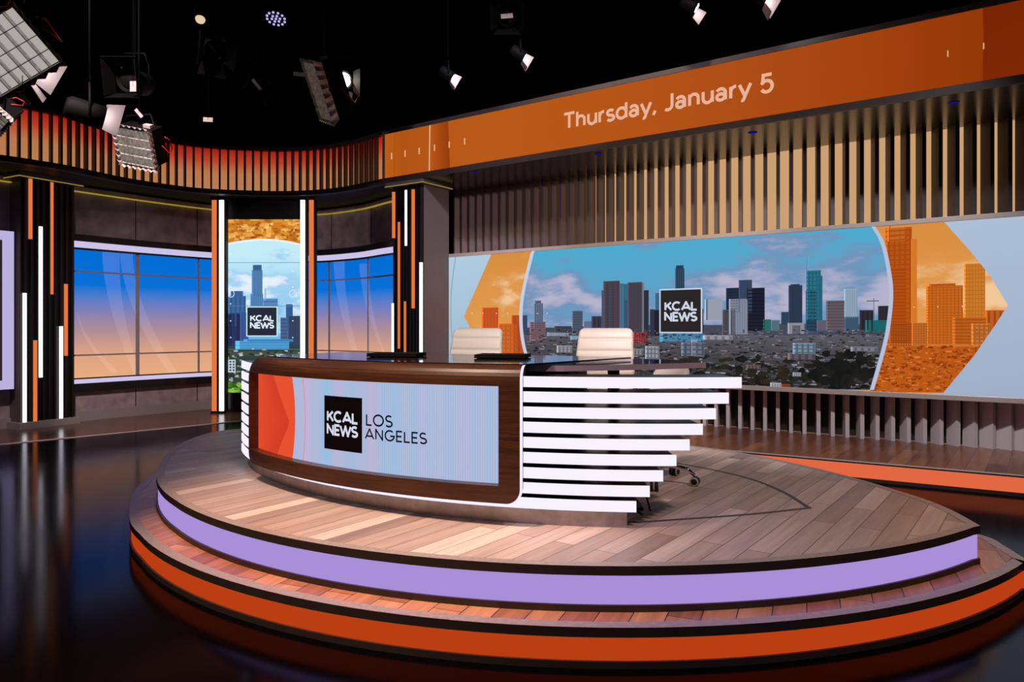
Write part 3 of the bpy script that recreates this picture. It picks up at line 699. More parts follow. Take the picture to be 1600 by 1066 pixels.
b = MB(); b.ubox(BP, BU, tR, tL, -.02, 0, 3.525, zo); b.ubox(BP, BU, tR, tL, -.02, 0, zt, zt+.055); b.ubox(BP, BU, tL-.045, tL, -.02, 0, zo, zt); b.xf(ih).build('frame', M['greytrim'], H)
b = MB(); b.ubox(BP, BU, tR, tL, -.2, -.02, 3.6, zt+.05); b.xf(ih).build('housing', M['black'], H)
AB = plane_art(BP+OUT(BU)*(-.012)-Vector((H.location.x, H.location.y)), BU, .0009)
PB = BP+OUT(BU)*(-.012); z_ = AB.pos
AB.pos = lambda t, z, k: tuple(Vector(z_(t, z, k))-Vector((0, 0, 3.527))); AB.px = lambda x, y: plane_hit(x, y, PB, BU)
def hx(x): return plane_hit(x, 200, PB, BU)[0]
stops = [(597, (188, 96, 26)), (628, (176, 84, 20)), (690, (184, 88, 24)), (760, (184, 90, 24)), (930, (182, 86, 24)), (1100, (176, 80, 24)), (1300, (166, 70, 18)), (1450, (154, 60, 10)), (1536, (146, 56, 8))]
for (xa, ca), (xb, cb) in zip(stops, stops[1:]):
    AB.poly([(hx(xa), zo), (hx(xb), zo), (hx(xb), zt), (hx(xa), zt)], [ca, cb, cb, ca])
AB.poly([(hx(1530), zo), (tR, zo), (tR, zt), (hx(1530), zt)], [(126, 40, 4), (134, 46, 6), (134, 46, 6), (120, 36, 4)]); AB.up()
AB.ppoly([(1500, 60), (1530, 0), (1535, 10), (1537, 50), (1536, 90), (1530, 135), (1500, 150)], (148, 57, 8)); 
AB.ppoly([(676, 180), (700, 172), (701.5, 220), (703, 262), (676, 268)], [(178, 82, 22), (150, 60, 12), (150, 60, 12), (150, 60, 12), (178, 82, 22)])
AB.ppoly([(612, 200), (618.5, 200), (617, 240), (617.5, 285), (612, 285)], [(188, 96, 26), (168, 78, 18), (168, 78, 18), (168, 78, 18), (188, 96, 26)])
AB.ppoly([(671, 190), (672.5, 190), (671.5, 275), (670, 275)], (226, 190, 150))
AB.up()
for (x, y) in ((612, 244), (633, 240), (655, 236), (679, 231), (702, 226), (726, 221), (1481, 84), (1537, 72)): AB.rect(x-1, y-5, x+1, y+5, (224, 176, 130))
tx0 = hx(881); tx1 = hx(1208); zb = sum(plane_hit(x, y, PB, BU)[1] for x, y in ((888, 202), (1196, 147)))/2; zc = sum(plane_hit(x, y, PB, BU)[1] for x, y in ((890, 173), (1196, 120)))/2
for q in text_quads('Thursday, January 5', 0, 0, tx0-tx1, (zc-zb)*1.05, .165, .09): AB.poly([(tx0-p[0], zb+p[1]) for p in q], (232, 178, 150))
AB.clip = None
# trim everything to the screen
oh = AB.build('display', H)
for v in oh.data.vertices: v.co.z = min(max(v.co.z, zo-3.527), zt-3.527)
# curved fascia
C0 = HCs[0]; Hc = empty('header_fascia', (C0.x, C0.y, 3.527)); tag(Hc, 'curved fluted header fascia glowing from red down to tan', 'fascia'); ic = Matrix.Translation(-Hc.location)
b = MB(); ribbon(b, HCs, -.09, -.07, zo-.03, zt+.02); b.xf(ic).build('light_panel', ramp_glow('red_to_tan_lightbox', [(0, (182, 126, 84)), (.42, (184, 118, 76)), (.72, (182, 66, 40)), (1, (160, 28, 16))], zo, zt), Hc)
b = MB(); ribbon(b, HCs, -.1, .0, 3.525, zo-.02); ribbon(b, HCs, -.1, 0, zt, zt+.055); b.xf(ic).build('rail', M['lip'], Hc)
b = MB(); FP = resample(HCs, .125)
for i in range(1, len(FP)-1):
    t = (FP[i+1]-FP[i-1]).normalized(); a = math.atan2(t.y, t.x); c = FP[i]+Vector((t.y, -t.x))*(-.037)
    b.box((c.x, c.y, (zo+zt)/2), (.026, .07, zt-zo+.03), Matrix.Rotation(a, 3, 'Z'))
b.xf(ic).build('fin', M['darkfin'], Hc)
# small blue marker lights under the soffit
for k, (x, y, lab) in enumerate(((741, 269, 'above the pillar end'), (934, 240, 'above the second badge of towers'), (1176, 207, 'under the end of the date'), (1490, 160, 'nearest the dark end of the banner'))):
    p = G(x, y, 3.5265) if y > HY else None
    Y = F*(3.5265-CZ)/(HY-y); p = Vector(((x-CX)/F*Y, Y, 3.527))
    e = empty('marker_light', p)
    b = MB(); b.lathe([(.05, -.002), (.05, 0)], n=16); b.build('bezel', M['black'], e)
    b = MB(); b.lathe([(.036, -.006), (.04, -.0025)], n=16); b.build('lens', M['blue'], e)
    tag(e, ['tiny blue light under the soffit nearest the fluted pillar', 'tiny blue light under the soffit below the start of the date', 'tiny blue light under the soffit below the figure five', 'tiny blue light under the soffit nearest the dark end of the banner'][k], 'light', 'blue soffit lights')

# ------------------------------------------------------------------ fluted pillars with light tubes
def pillar(name, pL, pR, z1, back, tubes, label, fin_n, side_m):
    u = (pR-pL).normalized(); n = OUT(u); w = (pR-pL).length
    r = empty(name, (pL.x, pL.y, 0)); tag(r, label, 'pillar', 'fluted pillars with light tubes'); iv = Matrix.Translation(-r.location)
    def put(b, nme, m, bev=0): return b.xf(iv).build(nme, m, r, bev)
    b = MB(); b.ubox(pL, u, .03, w-.03, -back, -.05, .1, z1); put(b, 'shaft', side_m)
    b = MB(); b.ubox(pL, u, -.02, w+.02, -back, .03, 0, .1); put(b, 'plinth', M['basebd'], .004)
    b = MB(); b.ubox(pL, u, -.04, w+.04, -back, .06, z1, z1+.09); put(b, 'cap', M['pillar'], .003)
    b = MB(); b.ubox(pL, u, -.045, w+.045, -back, .065, z1+.002, z1+.014); put(b, 'cap_light', M['edgey'])
    b = MB(); b.ubox(pL, u, .03, w-.03, -.055, -.045, .1, z1)
    for k in range(fin_n):
        t = .035+(w-.07)*(k+.5)/fin_n; b.ubox(pL, u, t-.011, t+.011, -.05, -.008, .1, z1)
    put(b, 'fluted_front', M['satin'])
    for (x, ya, yb, kind) in tubes:
        t, za = plane_hit(x, ya, pL, u); _, zb_ = plane_hit(x, yb, pL, u); t = min(max(t, .05), w-.05)
        b = MB(); b.ubox(pL, u, t-.019, t+.019, -.03, .0, max(min(za, zb_), .1), min(max(za, zb_), z1-.001)); put(b, 'light_tube', M['tube_w'] if kind == 'w' else M['tube_o'])
        r.children[-1]['label'] = 'white light tube' if kind == 'w' else 'orange light tube'
    return r
g0 = G(31, 672.6, 0).xy; g1 = G(122, 662, 0).xy
pillar('light_pillar', g0, g1, 3.46, .32, [(48.5, 277, 373.5, 'o'), (81.5, 283, 460, 'o'), (64.5, 354, 590, 'w'), (39.5, 458, 664, 'w'), (56, 532, 664, 'o'), (96.5, 510, 660, 'w'), (104, 444, 556, 'o')], 'black fluted pillar beside the lilac framed monitor', 9, M['pillar'])
c0 = Vector((-1.80, 10.86)); c1 = Vector((-1.27, 10.50))
pillar('light_pillar', c0, c1, 3.46, .62, [(614, 300, 372, 'o'), (623, 347, 545, 'o'), (634, 297, 384, 'w'), (644.5, 296, 482, 'o'), (632.5, 471, 580, 'o'), (613, 474, 580, 'w'), (658, 410, 580, 'w')], 'black fluted pillar behind the desk, at the end of the video wall', 9, M['pillar'])

# framed monitor at the near end of the left wall
mo = Vector((-6.765, 10.0)); mr = empty('framed_monitor', (mo.x, mo.y, 0)); tag(mr, 'wall monitor in a wide glowing lilac frame left of the fluted pillar', 'monitor'); im = Matrix.Translation(-mr.location)
b = MB()
for (t0, t1, z0, z1) in ((-1.6, 0, 2.59, 2.707), (-1.6, 0, .568, .685), (-.112, 0, .685, 2.59), (-1.6, -1.49, .685, 2.59)): b.ubox(mo, LU, t0, t1, -.1, 0, z0, z1)
b.xf(im).build('frame', M['frame'], mr, .003)
b = MB(); b.ubox(mo, LU, -1.6, 0, -.26, -.1, .57, 2.70); b.xf(im).build('housing', M['pillar'], mr)
b = MB(); b.ubox(mo, LU, -1.49, -.112, -.1, -.08, .685, 2.59); b.xf(im).build('display', plain('dark_screen', (36, 20, 12), .2), mr)

# ------------------------------------------------------------------ tall video column and light poles
def pole(x, m, label, ytop=312):
    Y = 12.0; X = (x-CX)/F*Y
    e = empty('light_pole', (X, Y, 0)); tag(e, label, 'light pole', 'light poles framing the video column')
    b = MB(); b.box((0, 0, .02), (.1, .1, .04)); b.build('foot', M['black'], e)
    b = MB(); b.box((0, .0, 1.76), (.072, .06, 3.44)); b.build('diffuser', m, e)
    b = MB(); b.box((.05, .04, 1.76), (.03, .1, 3.44)); b.build('back_channel', M['black'], e)
    b = MB(); b.box((0, 0, 3.5), (.09, .09, .05)); b.build('bracket', M['black'], e)
pole(335.5, M['tube_o'], 'orange light pole left of the tall video column'); pole(347, M['tube_w'], 'white light pole hugging the left edge of the tall video column')
pole(473.5, M['tube_w'], 'white light pole hugging the right edge of the tall video column'); pole(487, M['tube_o'], 'orange light pole right of the tall video column')
cy = 12.15; cx0 = (350.5-CX)/F*cy; cx1 = (470.5-CX)/F*cy; VO2 = Vector((cx0, cy)); VU2 = Vector((1, 0))
T = empty('video_column', (cx0, cy, 0)); tag(T, 'tall narrow video column showing a skyscraper under an upside-down orange city', 'video column'); it = Matrix.Translation(-T.location)
cz1 = CZ+(HY-343)/F*cy; cz0 = CZ+(HY-613.5)/F*cy
b = MB(); b.ubox(VO2, VU2, 0, cx1-cx0, -.2, -.004, cz0, cz1); b.xf(it).build('housing', M['black'], T)
b = MB(); b.ubox(VO2, VU2, 0, cx1-cx0, -.3, -.02, 0, cz0); b.xf(it).build('base', M['satin'], T)
b = MB(); b.ubox(VO2, VU2, 0, cx1-cx0, -.3, -.05, cz1, 3.5); b.xf(it).build('valance', M['black'], T)
A = plane_art(VO2-Vector((T.location.x, T.location.y)), VU2, .0012); A.px = lambda x, y: plane_hit(x, y, VO2, VU2)
CF = [A.px(350.5, 613.5), A.px(470.5, 613.5), A.px(470.5, 343), A.px(350.5, 343)]; A.clip = CF
sk2 = sky_glow('pale_sky_clouds', (196, 236, 248), (112, 182, 238), (228, 240, 250), (160, 208, 242), 1.5, 2.6, (1.3, 3.2), .45, .57, 5.1)
A.poly(CF, (180, 220, 240), A.mat(sk2)); A.up()
ARC = qarc([(350, 382.5), (370, 378), (395, 375), (410, 374.3), (430, 375), (452, 378), (471, 382.5)])
A.band([(p[0], 340) for p in ARC], ARC, (206, 126, 36)); A.up()
for i in range(190):
    x = random.uniform(350, 470); y = random.uniform(343, 376)
    if random.random() < .4: A.blob(x, y, random.uniform(2, 6), random.uniform(1, 2.6), random.choice([(164, 88, 20), (146, 76, 16), (184, 104, 28)]))
    else:
        w = random.uniform(5, 14); h = random.uniform(3, 7); A.rect(x, y-h, x+w, y, random.choice([(240, 170, 76), (222, 146, 52), (250, 196, 110), (196, 116, 34)]))
A.up(); A.band(ARC, [(p[0], p[1]+12) for p in ARC], (196, 236, 248)); A.band([(p[0], p[1]-1) for p in ARC], [(p[0], p[1]+2.4) for p in ARC], (240, 246, 250)); A.up()
def b6(x0, y0, x1, y1, c, **k): A.building(310+x0/2.961, 260+y0/2.961, 310+x1/2.961, 260+y1/2.961, c, **k)
A.up()
b6(240, 590, 300, 740, (84, 134, 186), stripes=6, dk=.86); b6(247, 480, 297, 600, (84, 132, 184), stripes=7, dk=.85); b6(252, 456, 293, 484, (66, 104, 152), stripes=5); b6(306, 566, 314, 620, (150, 190, 226))
b6(298, 612, 368, 740, (86, 136, 190), rows=6, dk=.85); b6(137, 600, 220, 740, (62, 104, 158), stripes=4, dk=.85); b6(150, 577, 207, 604, (58, 98, 150)); b6(405, 638, 437, 760, (60, 100, 156), stripes=4); A.up()
b6(118, 680, 196, 830, (44, 52, 96), stripes=2, dk=.85); b6(194, 678, 232, 830, (58, 84, 142)); b6(413, 692, 475, 830, (62, 78, 112), stripes=8, dk=.6); b6(380, 700, 414, 830, (74, 100, 140), rows=8); A.up()
A.rect(350, 540, 471, 614, (52, 66, 62)); A.up(); A.rect(350, 549, 470, 556, (70, 78, 74)); b6(172, 808, 420, 846, (80, 160, 214), rows=3, dk=.8); b6(210, 800, 440, 812, (60, 130, 190)); A.up()
for i in range(170):
    t = random.random(); x = random.uniform(350, 472); y = 546+t*66
    if random.random() < .6: A.blob(x, y, random.uniform(2, 5)*(.7+t), random.uniform(1, 2.6)*(.7+t), random.choice([(40, 62, 40), (34, 48, 40), (60, 80, 50), (78, 96, 60), (36, 52, 46)]))
    else:
        w = random.uniform(2, 7); h = random.uniform(1.5, 4); A.rect(x, y-h, x+w, y, random.choice([(150, 160, 160), (190, 196, 196), (110, 124, 130), (168, 176, 150)]))
A.up(); A.rect(352, 562, 368.5, 582, (196, 208, 216)); A.up()
for k in range(4):
    for j in range(3): A.rect(354+j*5, 564+k*4.4, 357+j*5, 566.6+k*4.4, (52, 70, 84))
for i in range(26): A.blob(random.uniform(350, 400), random.uniform(600, 613), random.uniform(3, 7), random.uniform(2, 4), random.choice([(72, 130, 36), (110, 170, 50), (50, 96, 30), (140, 190, 70)]))
A.up()
for y in (410.5, 478.5, 546): A.rect(350, y-.35, 471, y+.35, (96, 130, 160))
badge(A, 385.3, 479, 434.3, 526, (38, 42, 60), (206, 240, 236), (226, 240, 250), .034)
for x in (361, 458):
    for y in (397, 424, 449, 475, 501.5, 527.5): A.disc(x, y, 1, (232, 246, 255))
    A.band([(x+6*math.cos(q), 459+6*math.sin(q)) for q in [i*PI/12 for i in range(25)]], [(x+5*math.cos(q), 459+5*math.sin(q)) for q in [i*PI/12 for i in range(25)]], (214, 236, 252))
A.build('display', T)

# ------------------------------------------------------------------ stage platforms
def inset(P, d):
    n = len(P); R = []; area = sum(P[i].x*P[(i+1) % n].y-P[(i+1) % n].x*P[i].y for i in range(n)); sg = 1 if area > 0 else -1
    for i in range(n):
        a, c, e = P[i-1], P[i], P[(i+1) % n]; d1 = (c-a).normalized(); d2 = (e-c).normalized()
        n1 = Vector((-d1.y, d1.x))*sg; n2 = Vector((-d2.y, d2.x))*sg; m = (n1+n2).normalized(); R.append(c+m*min(d/max(m.dot(n1), .25), 2.5*d))
    return R
def platform(name, P, z0, z1, wood, glow_m, label, trim_w=.055, lip=.04, foot=.03, inlay=None):
    c = sum(P, Vector((0, 0)))/len(P); r = empty(name, (c.x, c.y, z0)); tag(r, label, 'platform'); iv = Matrix.Translation(-r.location)
    I = inset(P, trim_w); B = inset(P, .012); K = inset(P, .05)
    def V3(Q, z): return [(p.x, p.y, z) for p in Q]
    b = MB(); b.prism(I, z1-.03, z1); o = b.build('plank_top', wood, r); o.location = -r.location
    b = MB(); b.strip(V3(P, z1+.002), V3(I, z1+.002), True); b.strip(V3(I, z1+.002), V3(I, z1-.02), True); b.xf(iv).build('edge_trim', M['trim'], r)
    b = MB(); b.strip(V3(P, z1+.002), V3(P, z1-lip), True); b.strip(V3(P, z1-lip), V3(K, z1-lip), True); b.xf(iv).build('lip', M['lip'], r)
    b = MB(); b.strip(V3(B, z1-lip), V3(B, z0+foot), True); b.xf(iv).build('light_band', glow_m, r)
    b = MB(); b.strip(V3(P, z0+foot), V3(P, z0), True); b.strip(V3(P, z0+foot), V3(K, z0+foot), True); b.xf(iv).build('foot_trim', M['lip'], r)
    if inlay:
        b = MB(); J = inset(inlay, .028); b.strip(V3(inlay, z1+.0012), V3(J, z1+.0012), True); b.xf(iv).build('inlay_line', M['inlay'], r)
    return r
M['inlay'] = plain('dark_inlay', (92, 70, 58), .5)
UCc = Vector((.499, 6.437)); UR = 3.223
tip = Vector((2.45, 3.80))
def carc(c, R, a0, a1, n): return [Vector((c.x+R*math.cos(a0+(a1-a0)*i/n), c.y+R*math.sin(a0+(a1-a0)*i/n))) for i in range(n+1)]
aT = math.atan2(tip.y-UCc.y, tip.x-UCc.x); aE = math.atan2(4.46-UCc.y, -2.03-UCc.x)
front = carc(UCc, UR, aT, aE, 46)
left = [Vector(p) for p in ((-2.5, 5.17), (-2.83, 6.03), (-2.98, 6.75), (-2.95, 7.3))]
backp = [Vector(p) for p in ((-2.72, 7.55), (-2.2, 7.72), (-1.2, 7.72), (-.2, 7.52), (.7, 7.12), (1.57, 6.46), (2.0, 5.95), (2.3, 5.3), (2.47, 4.65), (2.51, 4.25))]
rest = catmull([front[-10], front[-1]]+left+backp+[tip], 7)[7:]
UP = front+rest[1:-1]
inl = carc(Vector((.25, 6.9)), 3.01, math.atan2(4.24-6.9, 1.73-.25), math.atan2(4.24-6.9, 1.73-.25)-1.9, 30)
inl = catmull([Vector(p) for p in ((1.73, 4.24), (1.35, 4.1), (.97, 4.0), (.6, 3.93), (.2, 4.05), (-.5, 4.4), (-1.2, 5.0), (-1.75, 5.8))], 5)
ib = catmull([inl[-1], Vector((-1.8, 6.3)), Vector((-.9, 6.5)), Vector((.3, 6.4)), Vector((.95, 5.98)), Vector((1.35, 5.56)), Vector((1.63, 5.12)), Vector((1.73, 4.68)), inl[0]], 8)
INL = inl+ib[1:-1]
platform('stage_platform', UP, .17, .37, M['stagewood'], M['lav'], 'pale plank stage platform with a glowing lavender riser, under the desk', inlay=INL)
LCc = Vector((.477, 6.409)); LR = 3.363; ltip = Vector((2.70, 3.80))
ltip = Vector((G(1622, 884, .17).xy))
aT = math.atan2(ltip.y-LCc.y, ltip.x-LCc.x); aE = math.atan2(4.43-LCc.y, -2.23-LCc.x)
front = carc(LCc, LR, aT, aE, 46)
left = [Vector(p) for p in ((-2.60, 5.0), (-2.885, 5.65))]
backp = [Vector(p) for p in ((-3.04, 6.3), (-3.08, 6.95), (-2.95, 7.5), (-2.4, 7.82), (-1.2, 7.84), (-.2, 7.64), (.75, 7.22), (1.64, 6.55), (2.1, 6.0), (2.42, 5.4), (2.64, 4.75))]+[Vector(G(x, y, .17).xy) for x, y in ((1538, 838), (1569, 853.5), (1600, 872.5))]
rest = catmull([front[-10], front[-1]]+left+backp+[ltip], 7)[7:]
LP = front+rest[1:-1]
platform('stage_step', LP, 0, .17, M['stepwood'], M['orange'], 'lower red-brown plank step with a glowing orange riser around the stage', trim_w=.06)
# timber deck along the video wall
d0 = Vector(G(1600, 745, .17).xy); d1 = Vector(G(1187, 709.6, .17).xy); dd = (d1-d0).normalized()
D = [d0-dd*3.6, d0-dd*1, d0, d1, d1+dd*1.0, d1+dd*2.6, Vector((-.75, 10.9)), WO+WU*(sL-.25)-WN*.2, WO+WU*(sR-.55)-WN*.2]
platform('raised_deck', D, 0, .17, M['deckwood'], M['deckor'], 'dark cherry plank deck with a coral glowing riser below the video wall', trim_w=.07, lip=.012, foot=.03)

# ------------------------------------------------------------------ news desk
DC = Vector((.813, 6.96)); DR = 3.17; ZP = .37
def dp(a, R, z): return Vector((DC.x+R*math.sin(a), DC.y-R*math.cos(a), z))
def arc_a(x, R):                                   # bearing angle of photo column x on the near side of the circle R
    k = (x-CX)/F; A_ = 1+k*k; B_ = -2*(k*DC.x+DC.y); C_ = DC.x**2+DC.y**2-R*R; disc = B_*B_-4*A_*C_
    Y = (-B_-math.sqrt(max(disc, 0)))/(2*A_); return math.atan2(k*Y-DC.x, DC.y-Y), Y
DK = empty('news_desk', (DC.x-.9, 4.6, ZP)); tag(DK, 'curved walnut news desk with a front screen and stacked glowing shelves', 'desk'); idk = Matrix.Translation(-DK.location)
def put(b, n, m, bev=0): return b.xf(idk).build(n, m, DK, bev)
def arcband(b, R0, R1, a0, a1, z0, z1, n=48):
    S = []
    for i in range(n+1):
        a = a0+(a1-a0)*i/n; S.append([dp(a, R0, z0), dp(a, R1, z0), dp(a, R1, z1), dp(a, R0, z1)])
    b.sweep(S)
aL = -1.16
b = MB(); arcband(b, 2.7, 3.13, aL+.02, math.asin((.60-DC.x)/3.13), ZP, ZP+.078); put(b, 'plinth', M['plinth'])
for i in range(9):
    zt_ = ZP+.786-.080*i; X = 1.19-.0686*i; aR = math.asin((X-DC.x)/DR)
    b = MB(); arcband(b, DR-.012, DR, aL, aR, zt_-.056, zt_, 60); o = put(b, 'light_strip', M['strip'])
    b = MB(); arcband(b, DR-.26, DR-.012, aL, aR-.004, zt_-.05, zt_-.002, 48); e = b.xf(idk).build('shelf', M['satin'], o)
# walnut surround: columns along the arc with an opening for the screen
FR = DR+.085; SR = DR+.02
a0 = arc_a(388.5, FR)[0]; a1 = arc_a(812, FR)[0]
s0 = arc_a(405.5, SR)[0]; s1 = arc_a(782.5, SR)[0]; ho0 = s0-.006; ho1 = s1+.002
zb0 = ZP+.128; zt0 = ZP+.845; sz0 = ZP+.222; sz1 = ZP+.732; rc = .075; roll = .075
N_ = 96
def zlow(a):
    d = min((a-a0), (a1-a))*FR
    if d >= rc: return zb0
    return zb0+rc-math.sqrt(max(rc*rc-(rc-d)**2, 0))
cols = sorted(set([a0+(a1-a0)*i/N_ for i in range(N_+1)]+[ho0, ho1]+[a0+(1-math.cos(PI/2*j/8))*rc/FR for j in range(9)]+[a1-(1-math.cos(PI/2*j/8))*rc/FR for j in range(9)]))
b = MB()
def ztopr(a):                                       # left top corner is rounded too
    d = (a-a0)*FR
    return 0 if d >= rc else rc-math.sqrt(max(rc*rc-(rc-d)**2, 0))
def section(a, zlo, zhi, top):
    P = [(FR, zlo)]
    if top:
        dz = ztopr(a)
        for j in range(7):
            q = PI/2*j/6; P.append((FR-roll+roll*math.cos(q), zhi-dz-roll+roll*math.sin(q)))
        P += [(FR-roll-.07, zhi-dz), (FR-roll-.07, zhi-dz-.03), (DR+.002, zhi-dz-roll-.02)]
    else: P += [(FR, zhi), (DR+.002, zhi)]
    P.append((DR+.002, zlo)); return [dp(a, r, z) for r, z in P]
lc = [a for a in cols if a <= ho0+1e-9]; rcx = [a for a in cols if a >= ho1-1e-9]; mc = [a for a in cols if ho0-1e-9 <= a <= ho1+1e-9]
b.smooth = False
for rng in (lc, rcx): b.sweep([section(a, zlow(a), zt0, True) for a in rng])
b.sweep([section(a, sz1+.006, zt0, True) for a in mc]); b.sweep([section(a, zlow(a), sz0-.004, False) for a in mc])
put(b, 'walnut_surround', M['wood'])
# glowing outline along the right-hand edge and under the surround
b = MB(); S = []
path = [(a1, z) for z in np.linspace(zt0-roll-.0, zlow(a1)+.0, 14)]
pr = [(FR-roll+roll*math.cos(q), zt0-roll+roll*math.sin(q)) for q in np.linspace(PI/2, 0, 7)]+[(FR, z) for z in np.linspace(zt0-roll, zb0+rc, 10)][1:]
S = [[dp(a1, r-.004, z), dp(a1+.0028, r-.004, z), dp(a1+.0028, r-.028, z), dp(a1, r-.028, z)] for r, z in pr]
b.sweep(S); S = []
for j in range(10):
    q = PI/2*j/9; a = a1-(1-math.cos(q))*rc/FR; z = zb0+rc-math.sin(q)*rc
    S.append([dp(a, FR-.004, z), dp(a+.0028*math.cos(q), FR-.004, z-.009*math.sin(q)), dp(a+.0028*math.cos(q), FR-.03, z-.009*math.sin(q)), dp(a, FR-.03, z)])
b.sweep(S); put(b, 'edge_light', M['edgew'])
# front screen
def spos(t, z, k): return dp(t/SR, SR+.0006*k, z)-DK.location
def spx(x, y):
    a, Y = arc_a(x, SR); return a*SR, CZ+(HY-y)/F*Y
A = Art(spos, spx)
def led_face():
    m, t, o = nm('pale_blue_led_face'); L = t.links.new; uv = N(t, 'ShaderNodeUVMap'); uv.uv_map = 'UVMap'; sp = N(t, 'ShaderNodeSeparateXYZ'); L(uv.outputs[0], sp.inputs[0])
    w = N(t, 'ShaderNodeTexNoise', noise_dimensions='1D'); w.inputs['Scale'].default_value = 5.5; w.inputs['Detail'].default_value = 3; L(sp.outputs[0], w.inputs['W'])
    r = N(t, 'ShaderNodeValToRGB'); el = r.color_ramp.elements; el[0].position = .3; el[0].color = lin((150, 190, 226)); el[1].position = .7; el[1].color = lin((190, 180, 214)); q = el.new(.5); q.color = lin((172, 184, 216))
    L(w.outputs['Fac'], r.inputs[0])
    wv = N(t, 'ShaderNodeTexWave'); wv.inputs['Scale'].default_value = 22; mp = N(t, 'ShaderNodeCombineXYZ'); L(sp.outputs[0], mp.inputs[0]); L(mp.outputs[0], wv.inputs['Vector'])
    mr = N(t, 'ShaderNodeMapRange'); mr.inputs[3].default_value = .95; mr.inputs[4].default_value = 1.06; L(wv.outputs['Fac'], mr.inputs[0])
    e = N(t, 'ShaderNodeEmission'); L(r.outputs[0], e.inputs[0]); L(mr.outputs[0], e.inputs[1]); L(e.outputs[0], o.inputs[0]); return m
km = A.mat(led_face())
nseg = 60; u0 = ho0*SR; u1 = ho1*SR
us = [u0+(u1-u0)*i/nseg for i in range(nseg+1)]
xr = [spx(x, 650)[0] for x in (458.5, 461, 458)]
for ua, ub in zip(us, us[1:]): A.poly([(ua, sz0-.01), (ub, sz0-.01), (ub, sz1+.012), (ua, sz1+.012)], (172, 184, 216), km)
A.up()
zs = [sz0-.01+(sz1-sz0+.022)*i/16 for i in range(17)]
def cu(z, x_top, x_mid, x_bot):
    f = (z-sz0)/(sz1-sz0); ut, um, ub = spx(x_top, 650)[0], spx(x_mid, 650)[0], spx(x_bot, 650)[0]
    return um+(ut-um)*max(0, (f-.5)*2)**2+(ub-um)*max(0, (.5-f)*2)**2
OR = (232, 82, 48)
for za, zb_ in zip(zs, zs[1:]):
    ea, eb = cu(za, 456.5, 461.5, 457.5), cu(zb_, 456.5, 461.5, 457.5); m_ = 10
    for j in range(m_):
        A.poly([(u0+(ea-u0)*j/m_, za), (u0+(ea-u0)*(j+1)/m_, za), (u0+(eb-u0)*(j+1)/m_, zb_), (u0+(eb-u0)*j/m_, zb_)], OR)
A.up()
for za, zb_ in zip(zs, zs[1:]):                     # darker arrow inside the orange field
    f0 = 1-abs((za-sz0)/(sz1-sz0)-.42)*1.25; f1 = 1-abs((zb_-sz0)/(sz1-sz0)-.42)*1.25
    ua, ub = u0+(spx(453, 650)[0]-u0)*(.35+.65*f0), u0+(spx(453, 650)[0]-u0)*(.35+.65*f1)
    for j in range(8):
        c0_ = (226-j*2, 76-j*2, 46-j); A.poly([(u0+(ua-u0)*j/8, za), (u0+(ua-u0)*(j+1)/8, za), (u0+(ub-u0)*(j+1)/8, zb_), (u0+(ub-u0)*j/8, zb_)], c0_)
for za, zb_ in zip(zs, zs[1:]):
    ea, eb = cu(za, 472.6, 476.7, 473.5), cu(zb_, 472.6, 476.7, 473.5); A.poly([(ea, za), (ea+.006, za), (eb+.006, zb_), (eb, zb_)], (232, 120, 90))
bu0, bu1 = spx(507, 660)[0], spx(566, 660)[0]; bv1 = (spx(507, 618)[1]+spx(565.6, 622)[1])/2; bv0 = (spx(507, 700.5)[1]+spx(566, 708.7)[1])/2
for j in range(6): A.poly([(bu0+(bu1-bu0)*j/6, bv0), (bu0+(bu1-bu0)*(j+1)/6, bv0), (bu0+(bu1-bu0)*(j+1)/6, bv1), (bu0+(bu1-bu0)*j/6, bv1)], (16, 8, 6))
A.up(); A.up(); bw_, bh_ = bu1-bu0, bv1-bv0
A.text('KCAL', bu0+.08*bw_, bv0+.51*bh_, bu0+.89*bw_, .22*bh_, .21, (214, 218, 236), .07); A.text('NEWS', bu0+.08*bw_, bv0+.265*bh_, bu0+.89*bw_, .215*bh_, .21, (214, 218, 236), .07)
u_l = spx(572, 660)[0]; u_s = spx(613.5, 660)[0]; u_e = spx(667, 680)[0]
A.text('LOS', u_l, bv0+.51*bh_, u_s, .22*bh_, .145, (14, 14, 28), .14); A.text('ANGELES', u_l-.004, bv0+.265*bh_, u_e, .205*bh_, .145, (14, 14, 28), .14)
A.build('front_screen', DK)
# desk top
Zt = ZP+.845
fe = [dp(a, FR-roll-.01, Zt) for a in np.linspace(a0+.03, a1, 40)]
bk1 = G(986, 559.5, Zt); bk0 = Vector((-1.72, 5.62, Zt))
mid = [Vector(G(x, y, Zt)) for x, y in ((830, 556.3), (700, 554.6))]
top_poly = [(p.x, p.y) for p in fe]+[(bk1.x, bk1.y)]+[(p.x, p.y) for p in mid]+[(-1.3, 5.75)]
b = MB(); b.prism(top_poly, Zt-.004, Zt+.006); put(b, 'black_top', M['top'])
gz = Zt-.012
gl = [G(823, 570.8, gz), G(880, 571.0, gz), G(942, 570, gz), G(1000, 569, gz), G(1060, 567.4, gz), G(1103, 566, gz), G(1098, 564.8, gz), G(1040, 561.5, gz), G(990, 560.2, gz)]
gl = [(p.x, p.y) for p in gl]+[(.1, 4.95)]
b = MB(); b.prism(gl, gz-.034, gz-.001)
ob = put(b, 'glass_top', [M['glass'], M['glassedge']])
for p in ob.data.polygons:
    if abs(p.normal.z) < .5: p.material_index = 1
